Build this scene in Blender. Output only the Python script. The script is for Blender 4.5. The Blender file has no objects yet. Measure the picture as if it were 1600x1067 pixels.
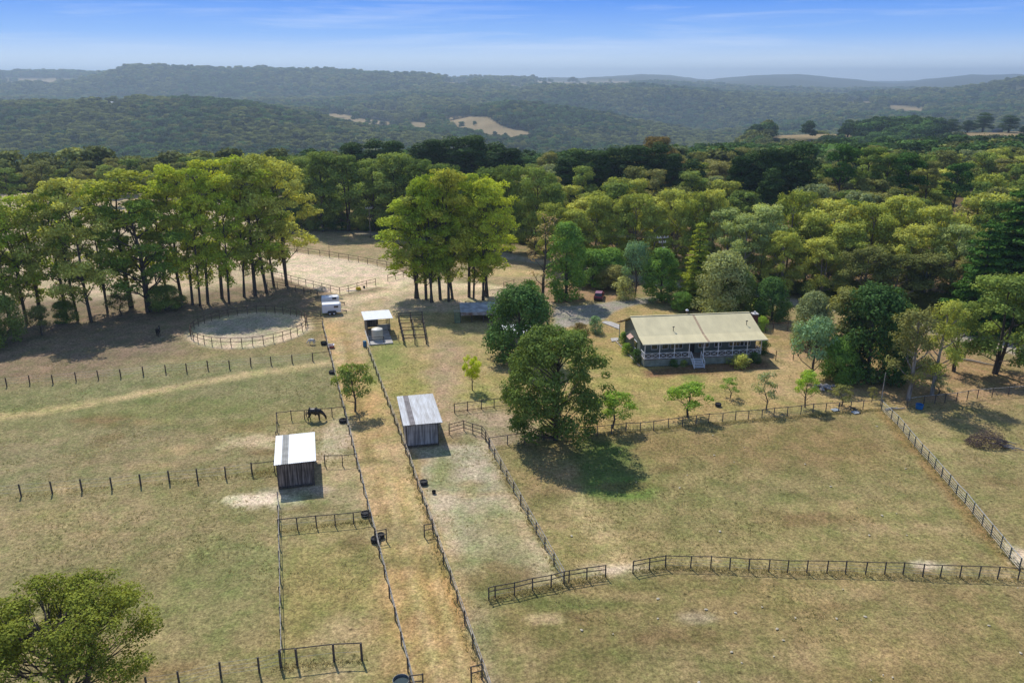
import bpy, math, numpy as np
from mathutils import Vector, Matrix
PI = math.pi
R = math.radians
SC = bpy.context.scene
COL = SC.collection
# ---------------------------------------------------------------- camera model (photo pixels 1600x1067 -> world)
PITCH = R(18.3); CAMH = 42.0; FPX = 1250.0
CP, SP = math.cos(PITCH), math.sin(PITCH)
def ray(sx, sy):
    u = (sx-800)/FPX; v = (533.5-sy)/FPX
    return u, CP+v*SP, -SP+v*CP
def at(sx, sy, z=0.0):
    d = ray(sx, sy); t = (z-CAMH)/d[2]
    return (d[0]*t, d[1]*t, z)
def at_y(sx, Y):
    return ((sx-800)/1316.0*Y, Y)
def z_at(sy, Y):
    d = ray(800, sy); return CAMH+Y*d[2]/d[1]
def depth(Y, z=0.0): return Y*CP+(CAMH-z)*SP

def srgb(r, g, b, a=1.0):
    f = lambda c: (c/255/12.92) if c/255 <= 0.04045 else ((c/255+0.055)/1.055)**2.4
    return (f(r), f(g), f(b), a)

# ---------------------------------------------------------------- materials
def new_mat(name):
    m = bpy.data.materials.new(name); m.use_nodes = True
    return m, m.node_tree.nodes, m.node_tree.links, m.node_tree.nodes['Principled BSDF']
MATS = {}
def paint(name, c, rough=0.6, var=0.12, scale=3.0, metal=0.0, spec=0.4, stretch=(1, 1, 1), bump=0.0, c2=None):
    if name in MATS: return MATS[name]
    m, N, L, B = new_mat(name)
    tc = N.new('ShaderNodeTexCoord'); mp = N.new('ShaderNodeMapping')
    mp.inputs['Scale'].default_value = stretch
    nz = N.new('ShaderNodeTexNoise'); nz.inputs['Scale'].default_value = scale; nz.inputs['Detail'].default_value = 5
    cr = N.new('ShaderNodeValToRGB'); e = cr.color_ramp.elements
    c2 = c2 or [x*(1-2.2*var) for x in c[:3]]+[1]
    e[0].position = 0.32; e[0].color = c2
    e[1].position = 0.68; e[1].color = [min(1, x*(1+var)) for x in c[:3]]+[1]
    L.new(tc.outputs['Object'], mp.inputs['Vector']); L.new(mp.outputs[0], nz.inputs['Vector'])
    L.new(nz.outputs['Fac'], cr.inputs['Fac']); L.new(cr.outputs['Color'], B.inputs['Base Color'])
    B.inputs['Roughness'].default_value = rough; B.inputs['Metallic'].default_value = metal
    B.inputs['Specular IOR Level'].default_value = spec
    if bump:
        bp = N.new('ShaderNodeBump'); bp.inputs['Strength'].default_value = 0.6; bp.inputs['Distance'].default_value = bump
        L.new(nz.outputs['Fac'], bp.inputs['Height']); L.new(bp.outputs[0], B.inputs['Normal'])
    MATS[name] = m; return m
def glass_mat():
    if 'window_glass' in MATS: return MATS['window_glass']
    m, N, L, B = new_mat('window_glass')
    B.inputs['Base Color'].default_value = (0.02, 0.025, 0.03, 1); B.inputs['Roughness'].default_value = 0.08
    B.inputs['Specular IOR Level'].default_value = 0.8
    MATS['window_glass'] = m; return m
LEAF = {}
def leaf_mat(name, c, trans=0.27, hue2=None):
    m, N, L, B = new_mat('leaves_'+name)
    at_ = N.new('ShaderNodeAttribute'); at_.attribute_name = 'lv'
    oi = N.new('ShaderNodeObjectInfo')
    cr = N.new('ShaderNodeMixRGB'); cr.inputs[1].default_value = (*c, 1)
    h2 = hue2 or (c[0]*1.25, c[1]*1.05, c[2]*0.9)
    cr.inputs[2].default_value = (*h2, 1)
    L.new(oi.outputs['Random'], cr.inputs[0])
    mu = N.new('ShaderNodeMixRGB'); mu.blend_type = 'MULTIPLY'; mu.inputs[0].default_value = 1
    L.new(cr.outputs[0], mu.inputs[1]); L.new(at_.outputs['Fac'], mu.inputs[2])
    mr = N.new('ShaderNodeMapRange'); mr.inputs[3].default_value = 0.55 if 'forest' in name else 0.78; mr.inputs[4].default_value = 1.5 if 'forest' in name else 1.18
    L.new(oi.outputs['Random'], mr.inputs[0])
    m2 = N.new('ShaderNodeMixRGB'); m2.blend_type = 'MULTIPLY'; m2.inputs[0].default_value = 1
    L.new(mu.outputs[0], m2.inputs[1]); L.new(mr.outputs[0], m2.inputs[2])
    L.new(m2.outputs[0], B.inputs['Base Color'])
    B.inputs['Roughness'].default_value = 0.8; B.inputs['Specular IOR Level'].default_value = 0.08
    tr = N.new('ShaderNodeBsdfTranslucent'); ty = N.new('ShaderNodeMixRGB'); ty.blend_type = 'MULTIPLY'; ty.inputs[0].default_value = 1
    ty.inputs[2].default_value = (1.5, 1.35, 0.55, 1); L.new(m2.outputs[0], ty.inputs[1]); L.new(ty.outputs[0], tr.inputs['Color'])
    mx = N.new('ShaderNodeMixShader'); mx.inputs[0].default_value = trans
    out = N['Material Output']
    L.new(B.outputs[0], mx.inputs[1]); L.new(tr.outputs[0], mx.inputs[2]); L.new(mx.outputs[0], out.inputs['Surface'])
    LEAF[name] = m; return m

# ---------------------------------------------------------------- mesh builder
class MB:
    def __init__(self): self.v = []; self.f = []
    def add(self, vs, fs):
        o = len(self.v); self.v += [tuple(p) for p in vs]; self.f += [tuple(i+o for i in f) for f in fs]; return self
    def box(self, c, s, rz=0, m=None):
        x, y, z = s[0]/2, s[1]/2, s[2]/2
        P = [Vector((a*x, b*y, d*z)) for d in (-1, 1) for b in (-1, 1) for a in (-1, 1)]
        M = m or Matrix.Rotation(rz, 3, 'Z')
        P = [M@p+Vector(c) for p in P]
        return self.add(P, [(0, 2, 3, 1), (4, 5, 7, 6), (0, 1, 5, 4), (2, 6, 7, 3), (0, 4, 6, 2), (1, 3, 7, 5)])
    def bar(self, a, b, w, h):
        a = Vector(a); b = Vector(b); d = b-a; n = d.normalized()
        up = Vector((0, 0, 1)) if abs(n.z) < 0.95 else Vector((0, 1, 0))
        s = n.cross(up).normalized(); u = s.cross(n)
        P = []
        for p in (a, b):
            for i, j in ((-1, -1), (1, -1), (1, 1), (-1, 1)): P.append(p+s*(i*w/2)+u*(j*h/2))
        return self.add(P, [(0, 1, 2, 3), (7, 6, 5, 4), (0, 4, 5, 1), (1, 5, 6, 2), (2, 6, 7, 3), (3, 7, 4, 0)])
    def tube(self, pts, rad, n=6, cap=True, rot=0.0):
        pts = [Vector(p) for p in pts]
        if not hasattr(rad, '__len__'): rad = [rad]*len(pts)
        V = []; F = []
        for i, p in enumerate(pts):
            d = (pts[min(i+1, len(pts)-1)]-pts[max(i-1, 0)])
            d = d.normalized() if d.length > 1e-9 else Vector((0, 0, 1))
            up = Vector((0, 0, 1)) if abs(d.z) < 0.9 else Vector((1, 0, 0))
            s = d.cross(up).normalized(); u = s.cross(d)
            for k in range(n):
                a = rot+2*PI*k/n; V.append(p+(s*math.cos(a)+u*math.sin(a))*rad[i])
        for i in range(len(pts)-1):
            for k in range(n):
                a = i*n+k; b = i*n+(k+1) % n; F.append((a, b, b+n, a+n))
        if cap:
            F.append(tuple(range(n-1, -1, -1))); F.append(tuple(range((len(pts)-1)*n, len(pts)*n)))
        return self.add(V, F)
    def lathe(self, prof, n=20, c=(0, 0, 0)):
        V = []; F = []
        for r, z in prof:
            for k in range(n):
                a = 2*PI*k/n; V.append((c[0]+r*math.cos(a), c[1]+r*math.sin(a), c[2]+z))
        m = len(prof)
        for i in range(m-1):
            for k in range(n):
                a = i*n+k; b = i*n+(k+1) % n; F.append((a, b, b+n, a+n))
        F.append(tuple(range(n-1, -1, -1))); F.append(tuple(range((m-1)*n, m*n)))
        return self.add(V, F)
    def prism(self, poly, y0, y1):            # poly in x,z extruded along y
        n = len(poly)
        V = [(p[0], y0, p[1]) for p in poly]+[(p[0], y1, p[1]) for p in poly]
        F = [tuple(range(n)), tuple(range(2*n-1, n-1, -1))]+[(i, i+n, (i+1) % n+n, (i+1) % n) for i in range(n)]
        return self.add(V, F)
    def mesh(self, name, mat=None):
        me = bpy.data.meshes.new(name); me.from_pydata(self.v, [], self.f); me.validate()
        if mat: me.materials.append(mat)
        return me
    def build(self, name, mat, parent=None, loc=(0, 0, 0), bevel=0.0, smooth=False):
        me = self.mesh(name, mat); o = bpy.data.objects.new(name, me); COL.objects.link(o)
        o.parent = parent; o.location = loc
        if smooth: me.polygons.foreach_set('use_smooth', [True]*len(me.polygons))
        if bevel:
            b = o.modifiers.new('bevel', 'BEVEL'); b.width = bevel; b.segments = 2; b.limit_method = 'ANGLE'
        return o
def tag(o, label=None, cat=None, group=None, kind=None):
    if label: o['label'] = label
    if cat: o['category'] = cat
    if group: o['group'] = group
    if kind: o['kind'] = kind
    return o
def empty(name, loc, rz=0.0, label=None, cat=None, group=None):
    o = bpy.data.objects.new(name, None); COL.objects.link(o); o.location = loc; o.rotation_euler = (0, 0, rz)
    o.empty_display_size = 0.3
    return tag(o, label, cat, group)
def inst(me, name, parent=None, loc=(0, 0, 0), rz=0.0, mat=None):
    o = bpy.data.objects.new(name, me); COL.objects.link(o); o.parent = parent; o.location = loc; o.rotation_euler = (0, 0, rz)
    if mat:
        o.material_slots[0].link = 'OBJECT'; o.material_slots[0].material = mat
    return o

# ---------------------------------------------------------------- numpy noise
def vnoise(x, y, seed=0):
    xi = np.floor(x); yi = np.floor(y); fx = x-xi; fy = y-yi
    fx = fx*fx*(3-2*fx); fy = fy*fy*(3-2*fy)
    def h(a, b):
        s = np.sin(a*127.1+b*311.7+seed*74.7)*43758.5453
        return s-np.floor(s)
    return (h(xi, yi)*(1-fx)+h(xi+1, yi)*fx)*(1-fy)+(h(xi, yi+1)*(1-fx)+h(xi+1, yi+1)*fx)*fy
def fbm(x, y, wl, seed=0, octv=4):
    s = 0; a = 0.5; t = 0; f = 1.0/wl
    for k in range(octv):
        s = s+a*vnoise(x*f+17.3*k, y*f-9.1*k, seed+k*3.7); t += a; a *= 0.5; f *= 2.03
    return s/t*2-1

# ---------------------------------------------------------------- far relief: rows at forward distances, columns at photo x
COLS = [-400, 0, 100, 200, 300, 400, 500, 600, 700, 800, 850, 900, 950, 1000, 1050, 1100, 1150, 1200, 1250, 1300, 1400, 1500, 1600, 2000]
def row(pts): return np.interp(COLS, [p[0] for p in pts], [p[1] for p in pts])
SH = []
def shell(Y, zs=None, ys=None, trees=0.0):
    if zs is not None: z = row(zs)
    else: z = np.array([z_at(s, Y) for s in row(ys)])-trees
    SH.append((Y, z))
shell(300, zs=[(0, 0), (1600, 0)])
shell(450, zs=[(0, -30), (400, -28), (600, -20), (900, -14), (1200, -8), (1600, -5)])
shell(640, zs=[(0, -62), (400, -60), (600, -45), (900, -42), (1100, -32), (1300, -30), (1600, -28)])
shell(860, zs=[(0, -75), (400, -75), (600, -72), (900, -80), (1100, -75), (1200, -17), (1300, -15), (1500, -14), (1600, -12)])
shell(1150, ys=[(0, 238), (400, 238), (500, 250), (600, 250), (800, 262), (1100, 265), (1200, 250), (1600, 245)], trees=14)
shell(1700, ys=[(0, 164), (100, 160), (200, 158), (250, 155), (330, 154), (400, 160), (480, 176), (520, 186), (600, 198), (700, 207), (800, 208), (900, 220), (1000, 230), (1100, 232), (1200, 226), (1600, 214)], trees=14)
shell(2050, ys=[(0, 176), (300, 174), (400, 172), (500, 180), (600, 190), (700, 186), (760, 172), (800, 168), (850, 172), (900, 180), (950, 188), (1000, 200), (1050, 208), (1100, 216), (1200, 212), (1300, 206), (1600, 195)], trees=12)
shell(2600, ys=[(0, 170), (200, 168), (400, 168), (500, 166), (600, 165), (700, 160), (760, 160), (850, 190), (950, 205), (1050, 216), (1100, 216), (1200, 200), (1300, 186), (1400, 178), (1500, 172), (1600, 165)], trees=12)
shell(3300, ys=[(0, 152), (200, 158), (400, 158), (600, 150), (700, 146), (800, 140), (850, 134), (950, 134), (1000, 136), (1050, 140), (1100, 145), (1150, 150), (1200, 156), (1250, 158), (1300, 158), (1350, 156), (1400, 153), (1450, 149), (1500, 143), (1550, 133), (1600, 127), (2000, 118)], trees=14)
shell(4100, ys=[(-400, 120), (0, 132), (100, 132), (150, 122), (180, 110), (240, 109), (300, 112), (400, 113), (480, 116), (560, 119), (640, 121), (690, 122), (720, 130), (800, 134), (850, 138), (900, 138), (1100, 148), (1300, 160), (1600, 140)], trees=14)
shell(5200, ys=[(0, 116), (120, 115), (170, 116), (250, 122), (400, 124), (600, 128), (700, 128), (800, 126), (900, 129), (1000, 131), (1100, 135), (1200, 138), (1300, 142), (1600, 144)], trees=14)
shell(8200, ys=[(0, 124), (700, 123), (900, 124), (940, 120), (1000, 118), (1060, 120), (1100, 126), (1150, 123), (1180, 116), (1240, 116), (1280, 121), (1320, 125), (1350, 131), (1400, 132), (1450, 129), (1480, 120), (1540, 117), (1600, 119), (2000, 120)])
shell(11000, ys=[(0, 127), (1600, 129)])
shell(15500, ys=[(0, 126), (1600, 127)])
LY = np.log(np.array([s[0] for s in SH])); SZ = np.stack([s[1] for s in SH])
def relief(X, Y):
    X = np.asarray(X, float); Y = np.asarray(Y, float); Yc = np.clip(Y, 300, 15400)
    sx = np.clip(800+1316*X/np.maximum(Yc, 1), -399, 1999)
    ci = np.clip(np.searchsorted(COLS, sx, 'right')-1, 0, len(COLS)-2)
    ca = np.array(COLS, float); fx = (sx-ca[ci])/(ca[ci+1]-ca[ci]); 
    l = np.log(Yc); ri = np.clip(np.searchsorted(LY, l, 'right')-1, 0, len(LY)-2)
    fy = (l-LY[ri])/(LY[ri+1]-LY[ri]); fy = fy*fy*(3-2*fy)
    z = (SZ[ri, ci]*(1-fx)+SZ[ri, ci+1]*fx)*(1-fy)+(SZ[ri+1, ci]*(1-fx)+SZ[ri+1, ci+1]*fx)*fy
    k = np.clip((Y-330)/600, 0, 1)
    z = z+k*(fbm(X, Y, 420, 3)*16+fbm(X, Y, 130, 8, 3)*7)*np.clip(Yc/2500, 0.4, 1.6)
    return np.where(Y < 300, 0.0, z)
# ---------------------------------------------------------------- ground colours (albedo of grass, soil, sand) laid out in metres
def sd_poly(X, Y, P):                     # signed distance, positive inside
    d = np.full(X.shape, 1e18); ins = np.zeros(X.shape, bool)
    n = len(P)
    for i in range(n):
        ax, ay = P[i]; bx, by = P[(i+1) % n]
        ex, ey = bx-ax, by-ay; L2 = ex*ex+ey*ey+1e-9
        t = np.clip(((X-ax)*ex+(Y-ay)*ey)/L2, 0, 1)
        d = np.minimum(d, (X-ax-t*ex)**2+(Y-ay-t*ey)**2)
        c = ((ay > Y) != (by > Y)) & (X < (bx-ax)*(Y-ay)/(by-ay+1e-12)+ax)
        ins ^= c
    return np.where(ins, 1, -1)*np.sqrt(d)
def sd_line(X, Y, P, w):
    d = np.full(X.shape, 1e18)
    for (ax, ay), (bx, by) in zip(P[:-1], P[1:]):
        ex, ey = bx-ax, by-ay; t = np.clip(((X-ax)*ex+(Y-ay)*ey)/(ex*ex+ey*ey+1e-9), 0, 1)
        d = np.minimum(d, (X-ax-t*ex)**2+(Y-ay-t*ey)**2)
    return w/2-np.sqrt(d)
def g(pts): return [at(*p)[:2] for p in pts]
PATCH = []   # (type, pts, colour, softness, strength, jagged amplitude, wavelength, extra)
def poly(pts, c, soft=1.2, k=1.0, amp=1.2, wl=5, px=True): PATCH.append(('p', g(pts) if px else pts, srgb(*c)[:3], soft, k, amp, wl, 0))
def line(pts, w, c, soft=0.8, k=1.0, amp=0.8, wl=4): PATCH.append(('l', g(pts), srgb(*c)[:3], soft, k, amp, wl, w))
def spot(sx, sy, rx, ry, c, k=1.0, soft=0.35, amp=0.45, wl=3):   # radii in metres; amp relative
    x, y = at(sx, sy)[:2]; PATCH.append(('e', (x, y, rx, ry), srgb(*c)[:3], soft, k, amp, wl, 0))
# paddocks
poly([(-200, 575), (520, 556), (548, 640), (560, 705), (0, 775), (-300, 800)], (140, 137, 98), 2.5)
poly([(-300, 610), (0, 598), (520, 556), (540, 640), (300, 660), (-200, 700)], (132, 134, 92), 6, 0.6, 3, 12)
poly([(-400, 800), (0, 778), (430, 738), (436, 1200), (-600, 1300)], (146, 139, 96), 2)
spot(180, 700, 26, 7, (150, 138, 104), 0.6, 0.8); spot(60, 640, 22, 5, (122, 130, 84), 0.6, 0.8); spot(260, 880, 12, 8, (138, 134, 86), 0.7, 0.7)
spot(100, 830, 14, 6, (156, 143, 106), 0.7, 0.7); spot(380, 880, 5, 8, (128, 134, 84), 0.7, 0.7)
spot(300, 640, 10, 3.0, (128, 134, 78), 0.6, 0.7)
poly([(436, 830), (575, 812), (632, 1045), (560, 1110), (438, 1110)], (150, 142, 88), 1)
spot(590, 990, 4, 3, (180, 165, 130), 0.8, 0.6); spot(540, 1040, 4, 2.2, (176, 160, 128), 0.7, 0.7)
poly([(436, 642), (540, 632), (573, 795), (436, 812)], (160, 148, 112), 1)
spot(470, 655, 5, 2.5, (150, 142, 96), 0.7); spot(470, 790, 5, 1.6, (138, 138, 88), 0.8)
spot(527, 680, 1.8, 7, (196, 182, 160), 0.85, 0.5); spot(530, 740, 3, 4, (186, 168, 130), 0.8, 0.5)
poly([(500, 500), (575, 500), (590, 560), (620, 690), (655, 780), (700, 900), (780, 1110), (650, 1110), (610, 940), (575, 800), (545, 650), (520, 560)], (200, 170, 120), 0.5, 1, .4)
poly([(570, 480), (700, 478), (790, 520), (790, 640), (700, 648), (610, 640), (575, 540)], (168, 154, 104), 2)
spot(600, 560, 3.0, 9, (138, 150, 78), 0.9, 0.5); spot(655, 600, 4.5, 8, (152, 152, 82), 0.85, 0.5); spot(730, 620, 6, 4.5, (158, 158, 78), 0.85, 0.5)
spot(570, 600, 1.5, 12, (150, 150, 88), 0.7, 0.6)
line([(700, 540), (690, 580), (690, 620), (720, 660)], 6.0, (176, 154, 128), 2, 1.0, 2.5)
poly([(640, 660), (780, 640), (880, 650), (880, 690), (760, 700), (700, 680)], (170, 154, 128), 1.5, 1, 1.2)
poly([(633, 700), (758, 690), (885, 905), (765, 935), (800, 1110), (770, 1110), (690, 880)], (180, 172, 150), 1.2, 1, 1.2)
spot(690, 735, 1.6, 3, (132, 142, 84), 0.8, 0.7); spot(790, 850, 5, 7, (140, 142, 96), 0.7, 0.8); spot(760, 900, 3, 4, (134, 142, 88), 0.6, .7)
line([(757, 690), (790, 760), (835, 850), (868, 900)], 1.6, (192, 178, 152), 0.8, 0.8)
line([(690, 800), (712, 900), (735, 940), (790, 960), (820, 955)], 1.6, (196, 180, 150), 0.9, 0.85, 1)
line([(735, 950), (745, 1000), (760, 1060)], 1.1, (180, 168, 138), 0.8, 0.8)
line([(657, 790), (670, 850)], 1.0, (186, 172, 140), 0.8, 0.7)
# right paddocks
poly([(765, 697), (1377, 641), (1590, 885), (1200, 893), (1040, 886), (885, 908)], (148, 138, 90), 1)
poly([(890, 690), (1377, 642), (1430, 700), (1300, 740), (1000, 720)], (140, 122, 80), 4, 0.75, 3, 10)
spot(1150, 790, 18, 6, (140, 136, 88), 0.7, 0.9); spot(1340, 800, 14, 5, (158, 146, 98), 0.6, 0.9)
line([(885, 760), (905, 790), (935, 820), (955, 860), (963, 890)], 2.6, (190, 172, 128), 1.6, 0.75, 1.6)
spot(960, 895, 3.0, 1.3, (204, 194, 176), 0.95, 0.5); spot(880, 745, 5, 3, (164, 138, 96), 0.7, 0.7)
poly([(770, 940), (960, 905), (1040, 890), (1600, 910), (2100, 940), (2200, 1250), (780, 1250)], (144, 131, 86), 1.5)
spot(1090, 965, 1.6, 0.7, (196, 190, 176), 0.9, 0.6); spot(900, 1000, 16, 6, (134, 128, 78), 0.6, .8); spot(1300, 1000, 14, 5, (152, 137, 94), 0.6, 0.8)
spot(870, 940, 6, 1.0, (112, 122, 66), 0.8, 0.6); spot(850, 965, 1.6, 0.6, (186, 168, 130), 0.8)
poly([(1385, 640), (1800, 600), (2200, 900), (1600, 880)], (150, 138, 94), 1.2)
spot(1480, 690, 6, 9, (158, 148, 102), .6, .8); spot(1560, 760, 8, 7, (140, 134, 90), .6, .8)
line([(1377, 645), (1440, 715), (1510, 800), (1590, 885)], 1.4, (150, 120, 72), 0.6, 0.7)
spot(1445, 881, 1.8, 0.7, (214, 200, 182), 0.9, 0.5, .8, 1.5); spot(1590, 868, 1.2, 1.6, (206, 194, 176), 0.8, 0.5, .8, 1.5)
spot(948, 725, 3.6, 6.2, (92, 120, 50), 0.9, 0.45, 0.5); spot(968, 762, 3.4, 2.4, (104, 136, 52), 0.9, 0.5)
# house garden lawn
poly([(780, 520), (960, 470), (1240, 510), (1420, 560), (1420, 636), (1200, 650), (890, 684), (790, 640), (785, 560)], (170, 150, 98), 2)
spot(930, 560, 9, 7, (160, 154, 86), 0.8, 0.6); spot(1010, 600, 10, 3.2, (164, 156, 84), 0.8, 0.6); spot(1080, 588, 2, 3.4, (138, 146, 70), 0.8, 0.5)
spot(1040, 625, 12, 3, (176, 158, 100), 0.6, 0.8); spot(1220, 560, 12, 7, (182, 158, 118), 0.8, 0.6); spot(1330, 610, 12, 4, (180, 154, 116), 0.8, 0.6)
spot(980, 640, 6, 2.4, (150, 152, 84), 0.6, .6); spot(790, 590, 6, 3, (166, 150, 80), 0.6, .7)
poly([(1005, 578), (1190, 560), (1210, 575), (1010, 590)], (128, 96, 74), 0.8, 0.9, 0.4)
poly([(1200, 500), (1480, 540), (1650, 590), (1650, 625), (1420, 632), (1380, 600), (1260, 560)], (168, 140, 106), 3, 0.85, 3, 12)
# yard dirt, tracks, arena, pen
poly([(500, 440), (620, 425), (800, 425), (880, 450), (880, 475), (800, 480), (640, 490), (520, 500)], (186, 172, 150), 2.5, 1, 2)
line([(545, 468), (620, 452), (700, 447), (790, 447), (860, 452)], 5, (220, 202, 176), 1.6, 0.9, 1.6)
line([(590, 470), (560, 500), (545, 560)], 4, (186, 168, 138), 1.6, 0.8, 1.6)
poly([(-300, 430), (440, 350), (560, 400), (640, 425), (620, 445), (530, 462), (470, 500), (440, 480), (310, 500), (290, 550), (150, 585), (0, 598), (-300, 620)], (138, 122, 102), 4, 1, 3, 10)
poly([(-300, 250), (200, 280), (430, 330), (445, 390), (430, 440), (200, 465), (-300, 480)], (196, 180, 156), 4, 0.9, 4, 14)
line([(0, 652), (150, 628), (300, 600), (420, 580), (515, 566)], 2.6, (186, 170, 126), 1.1, 0.95, 1.0)
poly([(450, 340), (560, 362), (700, 380), (800, 404), (880, 412), (880, 448), (800, 448), (620, 430), (450, 390)], (166, 150, 118), 2, 1, 2)
spot(793, 426, 9, 3.4, (200, 178, 128), 0.9, 0.5)
poly([(447, 392), (500, 399), (560, 408), (625, 424), (660, 430), (625, 452), (590, 448), (531, 461), (480, 448), (427, 431), (420, 400)], (222, 204, 186), 0.7, 1, 0.6)
PEN = (-46.0, 134.05, 9.75)
PATCH.append(('e', (PEN[0], PEN[1], 10.6, 10.6), srgb(206, 190, 164)[:3], 0.06, 1, 0.05, 3, 0))
PATCH.append(('e', (PEN[0]-1.2, PEN[1]+1.0, 6.6, 6.8), srgb(168, 162, 152)[:3], 0.15, 0.8, 0.4, 3, 0))
poly([(864, 512), (868, 478), (905, 477), (945, 473), (985, 466), (1030, 463), (1030, 470), (985, 477), (960, 486), (945, 499), (905, 510)], (158, 155, 152), 0.7, 1, 0.5)
poly([(820, 440), (1000, 440), (985, 462), (940, 470), (868, 474), (850, 470)], (160, 128, 100), 1.5, 0.85, 1.5)
ROADPX = [(380, 338), (500, 357), (600, 366), (700, 378), (800, 402), (860, 411), (960, 428), (1060, 447), (1200, 466), (1300, 480), (1450, 512), (1600, 550), (1900, 620)]
line(ROADPX, 5.0, (172, 166, 158), 0.7, 1, 0.4)
spot(405, 690, 4.2, 1.7, (198, 182, 154), 0.85, 0.5, 1.3, 1.5); spot(410, 781, 3.4, 1.4, (222, 210, 190), 1, 0.4, 0.8, 1.5); spot(465, 765, 3.5, 1.0, (168, 160, 146), 0.8, .5)
spot(420, 735, 2.0, 1.0, (118, 126, 70), 0.8, 0.5); spot(460, 738, 2.5, 1.2, (120, 118, 80), 0.5, 0.5)
spot(548, 495, 6, 5, (176, 158, 120), 0.6, 0.7)
line([(586, 870), (615, 960), (645, 1060)], 0.8, (192, 166, 118), 0.6, 0.6); line([(640, 800), (660, 900), (700, 1067)], 0.9, (188, 164, 116), 0.7, 0.55)
spot(600, 700, 3, 12, (178, 160, 124), 0.6, 0.8); spot(650, 960, 3, 8, (178, 146, 84), 0.6, 0.8)
line([(640, 705), (665, 800), (700, 920), (745, 1067)], 1.1, (184, 144, 78), 0.5, 0.7, 0.6)
spot(610, 835, 2.5, 1.2, (198, 182, 142), 0.8, .5)

TONE = np.array([0.97, 0.915, 0.82])
rt = np.random.default_rng(2)
for q in range(9):
    o = rt.uniform(-26, 26); PATCH.append(('l', g([(520+o*.4+20, 520), (590+o, 740), (650+o*1.6, 930), (700+o*2.2, 1110)]), srgb(*[(196, 172, 124), (146, 122, 74), (186, 160, 104)][q % 3])[:3], 0.35, 0.55, 0.5, 2, rt.uniform(.25, .7)))
line([(600, 700), (618, 800), (650, 930), (690, 1080)], .7, (200, 178, 132), .4, .7, .3); line([(625, 700), (650, 800), (690, 930), (735, 1080)], .7, (198, 176, 130), .4, .6, .3)
for q in range(70):
    sx_, sy_ = rt.uniform(0, 1600), rt.uniform(640, 1060); spot(sx_, sy_, rt.uniform(1.2, 4.5), rt.uniform(.6, 2.0), [(168, 150, 110), (122, 120, 72), (128, 108, 72), (160, 146, 98)][q % 4], rt.uniform(.35, .75), .6, .8, 1.5)
def colour_field(X, Y):
    base = np.array(srgb(148, 136, 96)[:3])
    C = np.ones(X.shape+(3,))*base
    near = (Y < 330)
    idx = np.nonzero(near & (np.abs(X) < 330))
    x = X[idx]; y = Y[idx]; c = C[idx]
    cache = {}
    for ty, pts, col, soft, k, amp, wl, ex in PATCH:
        if wl not in cache: cache[wl] = fbm(x, y, wl, wl, 4)
        nz = cache[wl]
        if ty == 'p': sd = sd_poly(x, y, pts)+nz*amp
        elif ty == 'l': sd = sd_line(x, y, pts, ex)+nz*amp
        else:
            cx, cy, rx, ry = pts; sd = (1-np.sqrt(((x-cx)/rx)**2+((y-cy)/ry)**2))+nz*amp
        w = np.clip(sd/(2*soft)+0.5, 0, 1); w = (w*w*(3-2*w)*k)[:, None]
        c = c*(1-w)+np.array(col)*w
    # litter and dry soil under the woods behind the road
    sdr = sd_poly(x, y, [at_y(560, 228), at_y(860, 200), at_y(1100, 172), at_y(1400, 150), at_y(1900, 130), (400, 330), (-20, 330)])
    w = np.clip(sdr/8, 0, 1)[:, None]*0.9
    c = c*(1-w)+np.array(srgb(118, 96, 72)[:3])*w
    n1 = fbm(x, y, 9, 21, 4)[:, None]; n2 = fbm(x, y, 2.2, 31, 3)[:, None]
    c = c*(1+0.09*n1+0.10*n2)
    c = c*(1+np.array([0.05, 0.0, -0.10])*fbm(x, y, 14, 41, 3)[:, None])
    lum = (c*np.array([.3, .6, .1])).sum(1)[:, None]; c = (c*0.80+lum*0.20*np.array([1.04, 1.0, .90]))*TONE
    C[idx] = c
    # far: forest floor and open dry fields
    far = np.nonzero(Y >= 330); x = X[far]; y = Y[far]
    f = field_mask(x, y)[:, None]
    fl = np.array(srgb(66, 70, 44)[:3]); fd = np.array(srgb(150, 132, 100)[:3])*(1+0.3*fbm(x, y, 60, 5, 3)[:, None])
    C[far] = fl*(1-f)+fd*f
    return C
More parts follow.
